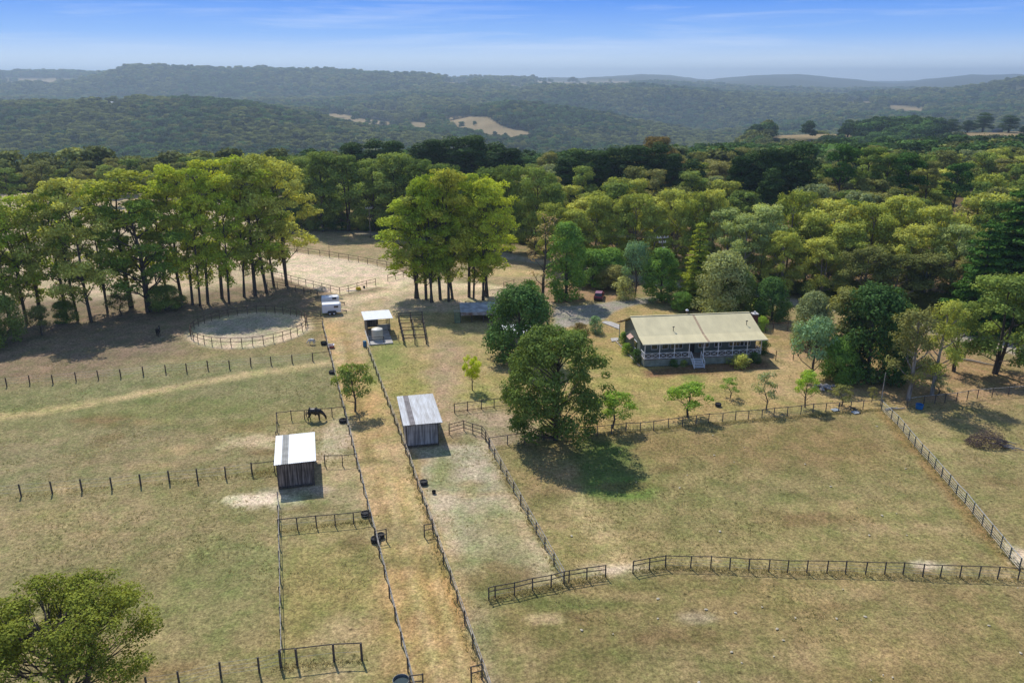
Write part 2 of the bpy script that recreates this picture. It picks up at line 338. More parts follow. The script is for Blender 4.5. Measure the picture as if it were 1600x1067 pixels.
FIELDS = [  # (distance range, polygon in photo columns/rows that it fills)
    (600, 1100, [(1205, 203), (1330, 207), (1345, 218), (1200, 218)]), (600, 1100, [(1455, 205), (1520, 202), (1620, 203), (1620, 222), (1560, 216), (1470, 214)]),
    (1500, 3000, [(515, 176), (560, 184), (640, 196), (600, 200), (540, 190), (505, 182)]), (1500, 3300, [(570, 171), (640, 174), (636, 178), (575, 176)]),
    (1200, 3000, [(690, 180), (760, 183), (790, 200), (845, 208), (800, 216), (740, 206), (715, 198), (700, 190)]),
    (3300, 6000, [(0, 122), (125, 123), (90, 130), (40, 134), (0, 131)]), (3800, 7000, [(835, 126), (900, 129), (985, 127), (985, 134), (900, 137), (835, 136)]),
    (2000, 3600, [(1385, 164), (1445, 168), (1445, 178), (1390, 174)]), (2000, 3600, [(1320, 156), (1362, 157), (1362, 165), (1320, 165)]), (2000, 3600, [(1362, 176), (1372, 176), (1370, 196), (1360, 196)]), (1800, 3600, [(1290, 148), (1318, 147), (1318, 153), (1292, 153)]), (3000, 5200, [(1085, 120), (1110, 120), (1108, 130), (1085, 130)]), (3000, 4800, [(690, 128), (735, 130), (735, 137), (690, 136)]), (1500, 3300, [(640, 190), (672, 194), (668, 201), (640, 198)]), (3000, 4800, [(60, 128), (125, 121), (128, 128), (70, 135)]), (2500, 4800, [(795, 134), (820, 136), (820, 142), (795, 141)]),
    (1500, 2600, [(152, 154), (205, 156), (200, 161), (155, 160)]), (420, 560, [(480, 238), (540, 238), (530, 246), (480, 245)]),
    (2500, 4800, [(1575, 135), (1620, 134), (1620, 143), (1580, 141)]), (3000, 5000, [(700, 130), (735, 132), (735, 137), (700, 136)])]
def to_px(x, y, z):
    dy = y*CP-(z-CAMH)*SP; up = y*SP+(z-CAMH)*CP
    return 800+FPX*x/dy, 533.5-FPX*up/dy
def field_mask(x, y, dz=0):
    z = relief(x, y)+dz; sx, sy = to_px(x, y, z)
    m = np.zeros(x.shape)
    for a, b, P in FIELDS:
        q = (y > a) & (y < b)
        if q.any():
            s = sd_poly(sx[q], sy[q], P); mm = m[q]; s = s+fbm(x[q], y[q], 60, 19, 3)*1.8; m[q] = np.maximum(mm, np.clip(s/1.5+0.5, 0, 1))
    return m

def grow(a, b, st, gr, cap):
    out = [a]; 
    while out[-1] < b:
        out.append(out[-1]+st); st = min(st*gr, cap)
    return out
xs = grow(0, 112, 0.5, 1.0, 1)
xs = xs+grow(xs[-1]+0.6, 9500, 0.7, 1.055, 400)
xs = np.array([-x for x in xs[::-1]][:-1]+xs)
ys = list(np.arange(-60, 36, 6.0))+grow(36, 232, 0.5, 1.0, 1)
ys = np.array(ys+grow(ys[-1]+0.6, 2600, 0.7, 1.045, 26)[0:]+grow(2640, 15000, 40, 1.02, 200))
GX, GY = np.meshgrid(xs, ys)
GZ = relief(GX, GY)
nearm = (GY < 300)
GZ = GZ+np.where(nearm, 0.035*fbm(GX, GY, 7, 2, 3)+0.02*fbm(GX, GY, 1.3, 12, 2)-0.05, 0)
GC = colour_field(GX, GY)
GAIN = 1.0
def ground_mat():
    m, N, L, B = new_mat('ground_cover')
    a = N.new('ShaderNodeAttribute'); a.attribute_name = 'col'
    geo = N.new('ShaderNodeNewGeometry')
    def noise(scale, det=4, rough=0.6, stretch=None):
        n = N.new('ShaderNodeTexNoise'); n.inputs['Scale'].default_value = scale; n.inputs['Detail'].default_value = det; n.inputs['Roughness'].default_value = rough
        if stretch:
            mp = N.new('ShaderNodeMapping'); mp.inputs['Scale'].default_value = stretch; L.new(geo.outputs['Position'], mp.inputs['Vector']); L.new(mp.outputs[0], n.inputs['Vector'])
        else: L.new(geo.outputs['Position'], n.inputs['Vector'])
        return n
    def rng(n, a0, a1, lo=0.3, hi=0.7):
        r = N.new('ShaderNodeMapRange'); r.inputs[1].default_value = lo; r.inputs[2].default_value = hi; r.inputs[3].default_value = a0; r.inputs[4].default_value = a1
        L.new(n.outputs['Fac'], r.inputs[0]); return r
    def mul(c, f):
        x = N.new('ShaderNodeMixRGB'); x.blend_type = 'MULTIPLY'; x.inputs[0].default_value = 1; L.new(c, x.inputs[1]); L.new(f, x.inputs[2]); return x.outputs[0]
    n1 = noise(2.6, 6, 0.7); n2 = noise(0.55, 5, 0.65, (1, 0.55, 1)); n3 = noise(0.16, 4)
    n4 = noise(7.0, 3, 0.7)
    c = mul(a.outputs['Color'], rng(n1, 0.60, 1.38, .34, .66).outputs[0])
    c = mul(c, rng(n4, 0.64, 1.34, .34, .66).outputs[0])
    c = mul(c, rng(n2, 0.82, 1.15).outputs[0])
    # straw and green tussock tint
    tint = N.new('ShaderNodeValToRGB'); tint.color_ramp.elements[0].color = (0.80, 0.90, 0.68, 1); tint.color_ramp.elements[1].color = (1.16, 1.06, 1.02, 1)
    tint.color_ramp.elements[0].position = 0.36; tint.color_ramp.elements[1].position = 0.6
    n5 = noise(0.33, 5, 0.7); L.new(n5.outputs['Fac'], tint.inputs['Fac'])
    c = mul(c, tint.outputs['Color'])
    vo = N.new('ShaderNodeTexVoronoi'); vo.inputs['Scale'].default_value = 0.42; L.new(geo.outputs['Position'], vo.inputs['Vector'])
    vr = N.new('ShaderNodeMapRange'); vr.inputs[1].default_value = 0.04; vr.inputs[2].default_value = 0.10; vr.inputs[3].default_value = 0.42; vr.inputs[4].default_value = 1.0; L.new(vo.outputs['Distance'], vr.inputs[0])
    c = mul(c, vr.outputs[0])
    v2 = N.new('ShaderNodeTexVoronoi'); v2.inputs['Scale'].default_value = 0.7; L.new(geo.outputs['Position'], v2.inputs['Vector'])
    r2 = N.new('ShaderNodeMapRange'); r2.inputs[1].default_value = 0.05; r2.inputs[2].default_value = 0.16; r2.inputs[3].default_value = 1.35; r2.inputs[4].default_value = 1.0; L.new(v2.outputs['Distance'], r2.inputs[0])
    c = mul(c, r2.outputs[0])
    L.new(c, B.inputs['Base Color']); B.inputs['Roughness'].default_value = 0.95; B.inputs['Specular IOR Level'].default_value = 0.1
    bp = N.new('ShaderNodeBump'); bp.inputs['Strength'].default_value = 0.5; bp.inputs['Distance'].default_value = 0.12
    L.new(n1.outputs['Fac'], bp.inputs['Height']); L.new(bp.outputs[0], B.inputs['Normal'])
    return m
GM = ground_mat()
ny, nx = GX.shape
CXc = (GX[:-1, :-1]+GX[1:, 1:])/2; CYc = (GY[:-1, :-1]+GY[1:, 1:])/2
reg = np.zeros(CXc.shape, int)
nearf = (CYc < 330) & (np.abs(CXc) < 330)
fi = np.nonzero(nearf); fx_, fy_ = CXc[fi], CYc[fi]
def setreg(k, sd):
    r = reg[fi]; r[sd > 0] = k; reg[fi] = r
setreg(1, sd_poly(fx_, fy_, g([(780, 520), (868, 512), (960, 470), (1240, 510), (1420, 560), (1412, 636), (1200, 650), (890, 684), (790, 640), (785, 560)])))
setreg(2, sd_poly(fx_, fy_, g([(503, 470), (575, 480), (590, 560), (620, 690), (655, 780), (700, 900), (790, 1150), (660, 1150), (610, 940), (575, 800), (545, 650), (520, 560)]))+fbm(fx_, fy_, 3, 9)*0.3)
setreg(3, sd_poly(fx_, fy_, g([(447, 392), (500, 399), (560, 408), (625, 424), (655, 430), (625, 450), (588, 446), (531, 459), (480, 448), (427, 431), (420, 400)])))
setreg(4, PEN[2]-np.hypot(fx_-PEN[0], fy_-PEN[1]))
setreg(5, sd_poly(fx_, fy_, g([(864, 512), (868, 478), (905, 477), (945, 473), (985, 466), (1030, 463), (1030, 470), (985, 477), (960, 486), (945, 499), (905, 510)]))+fbm(fx_, fy_, 3, 9)*0.3)
setreg(6, sd_line(fx_, fy_, g(ROADPX), 5.2))
names = ['ground', 'lawn', 'dirt_track', 'sand_arena', 'round_pen_sand', 'gravel_driveway', 'road']
V = np.stack([GX, GY, GZ], -1).reshape(-1, 3); Cc = np.concatenate([GC, np.ones(GC.shape[:2]+(1,))], -1).reshape(-1, 4)
q = (np.arange(ny-1)[:, None]*nx+np.arange(nx-1)[None, :])
Q = np.stack([q, q+1, q+nx+1, q+nx], -1)
def grid_mesh(name, verts, quads, cols, mat):
    used, inv = np.unique(quads, return_inverse=True); inv = inv.reshape(quads.shape)
    me = bpy.data.meshes.new(name); v = verts[used]
    me.vertices.add(len(v)); me.vertices.foreach_set('co', v.astype(np.float32).ravel())
    nf = len(quads); me.loops.add(nf*4); me.polygons.add(nf)
    me.loops.foreach_set('vertex_index', inv.astype(np.int32).ravel())
    me.polygons.foreach_set('loop_start', np.arange(0, nf*4, 4, dtype=np.int32))
    me.update(calc_edges=True)
    at_ = me.attributes.new('col', 'FLOAT_COLOR', 'POINT'); at_.data.foreach_set('color', cols[used].astype(np.float32).ravel())
    me.polygons.foreach_set('use_smooth', np.ones(nf, bool))
    me.materials.append(mat)
    o = bpy.data.objects.new(name, me); COL.objects.link(o); return o
for k, nme in enumerate(names):
    s = (reg == k)
    if s.any(): tag(grid_mesh(nme, V, Q[s], Cc, GM), kind='structure')
# ---------------------------------------------------------------- foliage
def quads_mesh(name, P, lv, mat):          # P: (n,4,3)
    n = len(P); me = bpy.data.meshes.new(name)
    me.vertices.add(n*4); me.vertices.foreach_set('co', P.astype(np.float32).ravel())
    me.loops.add(n*4); me.polygons.add(n)
    me.loops.foreach_set('vertex_index', np.arange(n*4, dtype=np.int32)); me.polygons.foreach_set('loop_start', np.arange(0, n*4, 4, dtype=np.int32))
    me.update(calc_edges=True)
    a = me.attributes.new('lv', 'FLOAT', 'FACE'); a.data.foreach_set('value', lv.astype(np.float32))
    me.materials.append(mat); return me
def leaves(clumps, dens, leaf, seed, low=-0.45, asp=0.65, up=0.5, rough=0.34, inner=0.06):
    r = np.random.default_rng(seed); out = []; lvs = []
    for (x, y, z, rh, rv) in clumps:
        n = max(6, int(dens*1.25*rh*rh)); dz = r.uniform(low, 1, n); ph = r.uniform(0, 2*PI, n); s = np.sqrt(1-dz*dz)
        # lumpy shell
        lob = 1+0.20*np.sin(ph*3+r.uniform(0, 6))*np.cos(dz*4+r.uniform(0, 6))+0.12*np.sin(ph*7+dz*9+r.uniform(0, 6))
        rr = np.where(r.random(n) < inner, r.uniform(0.15, 0.8, n), r.uniform(0.74, 1.08, n))*lob
        d = np.stack([s*np.cos(ph), s*np.sin(ph), dz], -1)
        c = d*rr[:, None]*np.array([rh, rh, rv])+np.array([x, y, z])
        nn = d*np.array([1, 1, rh/rv*0.8])+np.array([0, 0, up]); nn /= np.linalg.norm(nn, axis=1)[:, None]
        nn = nn+r.normal(0, rough, (n, 3)); nn /= np.linalg.norm(nn, axis=1)[:, None]
        t = np.cross(nn, r.normal(0, 1, (n, 3))); t /= np.linalg.norm(t, axis=1)[:, None]+1e-9; b = np.cross(nn, t)
        L = (leaf*r.uniform(0.6, 1.35, n))[:, None]/2
        t = t*L; b = b*L*asp
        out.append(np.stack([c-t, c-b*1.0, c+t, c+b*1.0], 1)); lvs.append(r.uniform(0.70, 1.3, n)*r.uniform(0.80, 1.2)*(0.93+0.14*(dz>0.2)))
    return np.concatenate(out), np.concatenate(lvs)
BARK = lambda: paint('bark', (0.10, 0.078, 0.06, 1), 0.9, 0.3, 2.0, stretch=(3, 3, 0.5), bump=0.03)
BARKP = lambda: paint('pale_bark', (0.34, 0.31, 0.27, 1), 0.85, 0.25, 1.2, stretch=(3, 3, 0.4), c2=(0.12, 0.09, 0.07, 1))
PROTO = {}
def gum(name, H, Rr, nb, tmin, seed, ncl=5, cr=(0.9, 1.7), dens=60, leaf=0.42, flat=0.72, prof=None, trunks=1, tr=0.25, lowtw=0.0, spread=1.9):
    r = np.random.default_rng(seed); cl = []; tb = MB()
    prof = prof or (lambda t: math.sin(PI*min(1, max(0.0, (t-tmin)/(1-tmin)*0.72+0.22)))**0.8)
    for k in range(trunks):
        a = r.uniform(0, 6.28); lx, ly = (0.5*math.cos(a), 0.5*math.sin(a)) if trunks > 1 else (0, 0)
        top = (lx*3+r.normal(0, .05*Rr), ly*3+r.normal(0, .05*Rr), H*0.9)
        tp = [(lx, ly, 0), (lx*1.2+r.normal(0, .15), ly*1.2+r.normal(0, .15), H*0.25), (lx*1.8+r.normal(0, .25), ly*1.8+r.normal(0, .25), H*0.55), top]
        tb.tube(tp, [tr*1.25, tr, tr*0.65, tr*0.15], 7)
        if k == 0: main = tp
    def on_trunk(h):
        for p, q2 in zip(main[:-1], main[1:]):
            if h <= q2[2]:
                f = (h-p[2])/(q2[2]-p[2]+1e-6); return [p[i]+(q2[i]-p[i])*f for i in range(3)]
        return list(main[-1])
    for i in range(nb):
        t = tmin+(1-tmin)*((i+0.5)/nb)**0.85; t = min(0.985, t+r.normal(0, 0.02))
        a = i*2.39996+r.uniform(-.5, .5); rad = Rr*prof(t)*r.uniform(0.55, 1.0)
        ex, ey, ez = rad*math.cos(a), rad*math.sin(a), H*t
        st = on_trunk(max(H*0.12, ez-rad*0.75-H*0.05))
        ex += st[0]*0.6; ey += st[1]*0.6
        mid = ((st[0]+ex)/2+r.normal(0, .2), (st[1]+ey)/2+r.normal(0, .2), st[2]+(ez-st[2])*0.42)
        tb.tube([st, mid, (ex, ey, ez-0.3)], [tr*0.42, tr*0.26, tr*0.09], 5)
        m = max(2, int(ncl*r.uniform(0.7, 1.3)))
        for j in range(m):
            rh = r.uniform(*cr); aa = r.uniform(0, 6.28); q = r.uniform(0.2, 1)**0.6*spread
            cx, cy, cz = ex+q*math.cos(aa), ey+q*math.sin(aa), ez+r.uniform(-1.0, 0.8)*spread*0.55
            cz = min(cz, H-rh*flat)
            cl.append((cx, cy, cz, rh, rh*flat))
            if r.random() < 0.6: tb.tube([mid, ((mid[0]+cx)/2, (mid[1]+cy)/2, (mid[2]*0.55+cz*0.45)), (cx, cy, cz)], [tr*0.14, tr*0.09, 0.02], 4, cap=False)
    for i in range(int(lowtw)):
        a = r.uniform(0, 6.28); h = r.uniform(0.14, tmin+0.1)*H; q = r.uniform(0.4, 1.8); s = on_trunk(h)
        rh = r.uniform(0.5, 1.0); cl.append((s[0]+q*math.cos(a), s[1]+q*math.sin(a), h+0.5, rh, rh*0.9)); tb.tube([s, cl[-1][:3]], [0.06, 0.02], 4, cap=False)
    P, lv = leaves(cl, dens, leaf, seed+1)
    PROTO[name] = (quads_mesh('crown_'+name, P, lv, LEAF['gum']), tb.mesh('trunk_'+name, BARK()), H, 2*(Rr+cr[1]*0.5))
def shaped(name, H, Rr, seed, ncl, cr, prof, tmin=0.08, dens=70, leaf=0.35, flat=0.8, tr=0.22, fill=0.3, droop=0.0, levels=None, per=7, low=-0.7, plate=None):
    r = np.random.default_rng(seed); cl = []; tb = MB()
    tb.tube([(0, 0, 0), (r.normal(0, .04), r.normal(0, .04), H*0.4), (0, 0, H*0.93)], [tr*1.2, tr*0.8, 0.04], 7)
    if levels:
        for l in range(levels):
            t = tmin+(1-tmin)*l/(levels-0.4); rad = Rr*prof(t)*r.uniform(0.82, 1.12); off = r.uniform(0, 6.28)
            nbr = max(3, int(per*(0.5+0.5*prof(t))))
            for b in range(nbr):
                a = off+b*2*PI/nbr+r.uniform(-.3, .3); rb = rad*r.uniform(0.72, 1.1)
                tb.tube([(0, 0, H*t+0.2), (rb*.9*math.cos(a), rb*.9*math.sin(a), H*t-droop*rb)], [tr*0.3, 0.03], 4, cap=False)
                for q in (0.35, 0.62, 0.88):
                    rh = r.uniform(*cr)*(1.15-0.45*q)*max(0.35, prof(t))**0.5; x, y = rb*q*math.cos(a), rb*q*math.sin(a)
                    cl.append((x, y, H*t-droop*rb*q+r.normal(0, .08), rh, rh*flat))
        cl.append((0, 0, H*0.97, cr[0]*0.5, cr[0]*0.7))
    else:
        for i in range(ncl):
            t = tmin+(1-tmin)*r.uniform(0, 1)**0.9; a = r.uniform(0, 6.28); edge = r.random() > fill
            rh = r.uniform(*cr); rad = max(0, Rr*prof(t)-rh*0.6)*(r.uniform(0.8, 1.05) if edge else r.uniform(0, 0.7))
            z = min(H*t, H-rh*flat*0.9)
            cl.append((rad*math.cos(a), rad*math.sin(a), z, rh, rh*flat))
            if r.random() < 0.35: tb.tube([(0, 0, max(0.1, z-rad*0.6)*0.9), (cl[-1][0]*.9, cl[-1][1]*.9, z)], [tr*0.3, 0.03], 4, cap=False)
    P, lv = leaves(cl, dens, leaf, seed+1, low=low)
    PROTO[name] = (quads_mesh('crown_'+name, P, lv, LEAF['gum']), tb.mesh('trunk_'+name, BARK()), H, 2*Rr)
K = 1.0
leaf_mat('gum', (0.266, 0.393, 0.055))
leaf_mat('bright', (0.408, 0.537, 0.048), hue2=(0.503, 0.551, 0.060))
leaf_mat('bright2', (0.368, 0.441, 0.051), hue2=(0.442, 0.441, 0.060))
leaf_mat('darkgum', (0.165, 0.235, 0.050), hue2=(0.165, 0.235, 0.050))
leaf_mat('corner', (0.30, 0.34, 0.05), hue2=(0.30, 0.34, 0.05))
leaf_mat('yellow', (0.417, 0.485, 0.081), hue2=(0.503, 0.511, 0.114))
leaf_mat('pale', (0.411, 0.501, 0.169), hue2=(0.460, 0.514, 0.180))
leaf_mat('mid', (0.212, 0.308, 0.063), hue2=(0.278, 0.342, 0.074))
leaf_mat('olive', (0.252, 0.286, 0.078), hue2=(0.319, 0.301, 0.102))
leaf_mat('grey', (0.261, 0.331, 0.147), hue2=(0.331, 0.371, 0.169))
leaf_mat('pine', (0.046, 0.098, 0.020), 0.12, hue2=(0.062, 0.112, 0.024))
leaf_mat('conifer', (0.066, 0.156, 0.024), 0.15, hue2=(0.078, 0.168, 0.026))
leaf_mat('golden', (0.30, 0.40, 0.055), 0.3)
leaf_mat('rust', (0.26, 0.20, 0.07), 0.25, hue2=(0.28, 0.21, 0.07))
leaf_mat('deep', (0.104, 0.204, 0.051), 0.22, hue2=(0.125, 0.224, 0.051))
leaf_mat('green', (0.194, 0.350, 0.065), 0.3, hue2=(0.219, 0.360, 0.065))
leaf_mat('fresh', (0.290, 0.478, 0.079), 0.4, hue2=(0.338, 0.478, 0.079))
leaf_mat('bluegreen', (0.236, 0.398, 0.214), 0.25)
leaf_mat('cream', (0.420, 0.490, 0.209), 0.3)
leaf_mat('lime', (0.42, 0.56, 0.04), 0.45)
leaf_mat('dry', (0.407, 0.350, 0.192), 0.2)
gum('gum_a', 24, 4.2, 15, 0.30, 11, ncl=6, cr=(0.7, 1.5), flat=0.66, lowtw=16)
gum('gum_b', 25, 4.8, 16, 0.26, 12, ncl=6, cr=(0.75, 1.6), flat=0.66, lowtw=16)
gum('gum_c', 23, 3.6, 13, 0.32, 13, ncl=6, cr=(0.7, 1.4), flat=0.66, lowtw=18)
gum('gum_d', 24, 5.6, 18, 0.28, 14, ncl=6, cr=(0.8, 1.6), flat=0.66, trunks=2, lowtw=14)
gum('gum_fork', 23, 7.0, 20, 0.26, 15, ncl=6, cr=(0.8, 1.7), flat=0.66, tr=0.5, lowtw=10)
gum('gum_e', 16, 5.4, 16, 0.24, 16, ncl=7, cr=(0.8, 1.6), dens=62, flat=0.66)
gum('gum_f', 17, 6.0, 17, 0.20, 17, ncl=7, cr=(0.85, 1.7), dens=60, flat=0.66, trunks=2)
gum('gum_g', 15, 4.6, 14, 0.18, 18, ncl=7, cr=(0.8, 1.5), dens=62, flat=0.65)
shaped('pine_a', 22, 5.2, 21, 78, (1.2, 2.2), lambda t: (math.sin(PI*min(1, t*0.62+0.30)))**0.6, 0.22, dens=58, leaf=0.5, flat=0.55, tr=0.45, fill=0.2)
shaped('pine_b', 21, 4.4, 22, 66, (1.1, 2.0), lambda t: (math.sin(PI*min(1, t*0.66+0.30)))**0.6, 0.18, dens=58, leaf=0.5, flat=0.6, tr=0.4, fill=0.2)
gum('pine_open', 20, 3.9, 10, 0.52, 23, ncl=6, cr=(1.0, 1.8), dens=60, leaf=0.45, flat=0.5, tr=0.34, spread=1.5)
shaped('conifer_a', 16, 4.6, 24, 0, (0.9, 1.3), lambda t: 1.05-t, 0.06, dens=110, leaf=0.34, flat=0.32, levels=15, per=9, droop=0.10)
shaped('conifer_b', 18, 6.6, 25, 0, (1.3, 1.9), lambda t: (1.04-t)**0.65, 0.03, dens=64, leaf=0.46, flat=0.34, levels=13, per=10, droop=0.02, tr=0.4)
shaped('cone_dense', 14, 3.6, 26, 120, (0.7, 1.15), lambda t: math.sqrt(max(0, 1-((t-0.30)/0.72)**2)) if t > 0.3 else 0.75+0.25*t/0.3, 0.03, dens=100, leaf=0.34, fill=0.05)
shaped('dome', 10, 4.6, 27, 105, (0.8, 1.5), lambda t: math.sqrt(max(0, 1-((t-0.32)/0.70)**2)), 0.06, dens=84, leaf=0.34, fill=0.1)
shaped('dome_b', 10, 4.6, 28, 85, (0.9, 1.7), lambda t: math.sqrt(max(0, 1-((t-0.42)/0.62)**2)), 0.10, dens=74, leaf=0.34, fill=0.15)
shaped('shrub', 3, 1.6, 29, 30, (0.4, 0.75), lambda t: math.sqrt(max(0, 1-((t-0.3)/0.72)**2)), 0.06, dens=200, leaf=0.2, tr=0.07)
gum('fruit', 4.2, 1.75, 11, 0.36, 31, ncl=5, cr=(0.3, 0.6), dens=230, leaf=0.20, flat=0.8, tr=0.10, spread=0.6)
gum('fruit_b', 4.0, 1.5, 9, 0.34, 32, ncl=4, cr=(0.28, 0.52), dens=190, leaf=0.2, flat=0.8, tr=0.08, spread=0.55)
gum('sparse', 15, 2.6, 15, 0.22, 33, ncl=3, cr=(0.4, 0.9), dens=36, leaf=0.3, tr=0.22, spread=1.1)
gum('vase', 5, 1.5, 16, 0.35, 34, ncl=3, cr=(0.3, 0.55), dens=330, leaf=0.2, flat=1.2, tr=0.09, spread=0.4, prof=lambda t: 0.3+0.7*t)
gum('willowy', 7, 2.6, 14, 0.30, 35, ncl=5, cr=(0.5, 0.95), dens=110, leaf=0.26, flat=1.1, tr=0.15, spread=0.9)
gum('tall_gum', 15, 3.0, 16, 0.24, 36, ncl=5, cr=(0.6, 1.2), dens=78, leaf=0.32, flat=0.9, tr=0.3, spread=1.2)
# mid-distance and far crowns (fewer, larger leaf clumps)
gum('wood_a', 17, 4.8, 10, 0.28, 41, ncl=7, cr=(1.0, 1.9), dens=30, leaf=0.62, spread=2.0)
gum('wood_b', 16, 5.4, 11, 0.30, 42, ncl=7, cr=(1.1, 2.0), dens=28, leaf=0.65, spread=2.2)
gum('wood_c', 18, 4.2, 9, 0.34, 43, ncl=7, cr=(1.0, 1.8), dens=30, leaf=0.62, spread=1.8)

TREES = []
def tree(kind, sx, base, top, w, mat, name='gum_tree', label=None, cat='tree', group=None, Y=None, bark=None, rz=None, lean=None, wy=None):
    cm, tm, H, W = PROTO[kind]
    if Y is None: x, y, _ = at(sx, base)
    else: x, y = at_y(sx, Y)
    z0 = float(relief(np.array([x]), np.array([y]))[0])
    zt = z_at(top, y); h = zt-z0
    if y > 1200: h = min(h, 17)
    # keep the apparent width
    wm = w*depth(y, (zt+z0)/2)/FPX
    sxy = wm/W; sz = h/H
    r = np.random.default_rng(int(abs(sx)*7+top*13+w)); a = r.uniform(0, 6.28) if rz is None else rz
    e = empty(name, (x, y, z0-0.05), a, label, cat, group); e.scale = (sxy, sxy if wy is None else sxy*wy, sz)
    e.rotation_euler = (r.normal(0, .025), r.normal(0, .025), a)
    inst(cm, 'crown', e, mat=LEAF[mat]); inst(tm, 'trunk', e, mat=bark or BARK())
    TREES.append((x, y, wm/2)); return e
def nth(i):
    return ['first', 'second', 'third', 'fourth', 'fifth', 'sixth', 'seventh', 'eighth', 'ninth', 'tenth', 'eleventh', 'twelfth', 'thirteenth', 'fourteenth', 'fifteenth', 'sixteenth', 'seventeenth', 'eighteenth', 'nineteenth', 'twentieth', 'twenty-first', 'twenty-second', 'twenty-third', 'twenty-fourth', 'twenty-fifth', 'twenty-sixth', 'twenty-seventh', 'twenty-eighth', 'twenty-ninth', 'thirtieth'][i]
def rowtrees(rows, mat, fmt, group, kinds, name='gum_tree', Y=None, ws=1.0, **kw):
    for i, t in enumerate(sorted(rows, key=lambda q: q[0])):
        kd = t[4] if len(t) > 4 and t[4] else kinds[i % len(kinds)]
        mt = t[5] if len(t) > 5 else (mat if isinstance(mat, str) else mat[(i*7+i//3) % len(mat)])
        tree(kd, t[0], t[1], t[2], t[3]*ws, mt, name, fmt.format(nth(i)), group=group, Y=(t[1] if Y == 'row' else Y), **kw)
rowtrees([(-22, 520, 300, 100), (18, 512, 303, 80), (46, 505, 318, 84), (64, 498, 306, 80), (104, 497, 298, 84), (122, 500, 292, 60), (143, 503, 277, 88), (171, 488, 288, 66), (205, 480, 264, 104), (233, 487, 312, 118, 'gum_fork'),
          (262, 468, 300, 60), (284, 468, 256, 86), (301, 476, 272, 56, 'gum_c'), (313, 478, 292, 48, 'gum_c'), (325, 474, 262, 62, 'gum_c'), (347, 466, 248, 80), (358, 474, 300, 50, 'gum_c'), (380, 464, 254, 64), (399, 462, 244, 78), (417, 458, 240, 84, 'gum_b'),
          (428, 447, 300, 62), (452, 446, 246, 96, 'gum_d')], ['bright', 'gum', 'bright', 'bright2', 'yellow'], '{} tall gum from the left end of the windbreak beside the round pen', 'tall gums in the windbreak', ['gum_a', 'gum_b', 'gum_d', 'gum_c', 'gum_b'], ws=1.14)
rowtrees([(652, 467, 308, 120, 'gum_d'), (666, 468, 300, 92, 'gum_b'), (676, 473, 274, 84), (688, 468, 268, 74, 'gum_c'), (701, 471, 262, 84), (707, 467, 268, 64, 'gum_c'), (733, 464, 270, 84), (740, 466, 300, 66), (753, 468, 276, 78), (762, 462, 280, 104, 'gum_d')],
         ['bright', 'bright2', 'bright', 'yellow'], '{} gum trunk from the left in the dense clump between arena and lean-to', 'gums in the central clump', ['gum_a', 'gum_b', 'gum_d'], ws=1.0)
rowtrees([(455, 350, 244, 70), (478, 352, 246, 76), (505, 362, 238, 84), (545, 362, 243, 86), (585, 360, 250, 84), (620, 365, 240, 90), (655, 368, 248, 80), (700, 375, 256, 80), (770, 388, 262, 80), (800, 395, 258, 70), (836, 400, 262, 74), (862, 405, 285, 56)],
         'mid', '{} shady gum from the left along the far side of the road', 'gums lining the far side of the road', ['gum_f', 'gum_e', 'gum_g'])
rowtrees([(545, 285, 223, 52), (580, 288, 217, 60), (611, 284, 220, 50), (650, 280, 224, 56), (672, 284, 218, 56), (703, 285, 213, 70), (737, 284, 212, 66), (776, 282, 222, 64), (800, 280, 232, 48)],
         'pine', '{} dark pine from the left in the belt above the road gums', 'dark pines in the far belt', ['pine_a', 'pine_b'], name='pine_tree', Y='row')
rowtrees([(893, 255, 246, 56), (908, 262, 234, 56), (938, 262, 236, 62), (962, 266, 228, 66), (1000, 262, 227, 70), (1034, 262, 222, 62), (1062, 258, 240, 40), (1092, 246, 249, 52)],
         'pine', '{} dark pine from the left in the belt behind the farmhouse garden', 'dark pines behind the garden', ['pine_a', 'pine_b'], name='pine_tree', Y='row')
tree('gum_f', 1040, 0, 213, 72, 'rust', 'gum_tree', 'rusty brown flowering gum rising behind the dark pines', Y=285)
rowtrees([(1172, 236, 244, 50), (1190, 238, 236, 60), (1212, 236, 232, 56), (1240, 234, 232, 56), (1268, 232, 221, 74), (1222, 226, 262, 50)],
         'pine', '{} dark pine from the left in the thick stand above the yellow gums', 'dark pines above the yellow gums', ['pine_a', 'pine_b'], name='pine_tree', Y='row')
rowtrees([(1336, 226, 225, 52), (1376, 228, 230, 50, None, 'mid'), (1402, 226, 240, 46, None, 'mid'), (1440, 224, 240, 58), (1474, 228, 252, 38, None, 'olive'), (1520, 222, 254, 44)],
         'conifer', '{} bare-trunked pine from the left on the wooded rise', 'open pines on the rise', ['pine_open'], name='pine_tree', Y='row')
rowtrees([(866, 418, 318, 62), (898, 424, 328, 62, 'gum_g'), (930, 422, 306, 70), (962, 424, 318, 62), (992, 425, 303, 78), (1022, 428, 318, 62), (1052, 425, 296, 78), (1084, 430, 300, 70), (1108, 434, 296, 56)],
         'yellow', '{} yellow-green gum from the left behind the garden trees', 'yellow-green gums behind the garden trees', ['gum_e', 'gum_f', 'gum_g'], bark=BARKP())
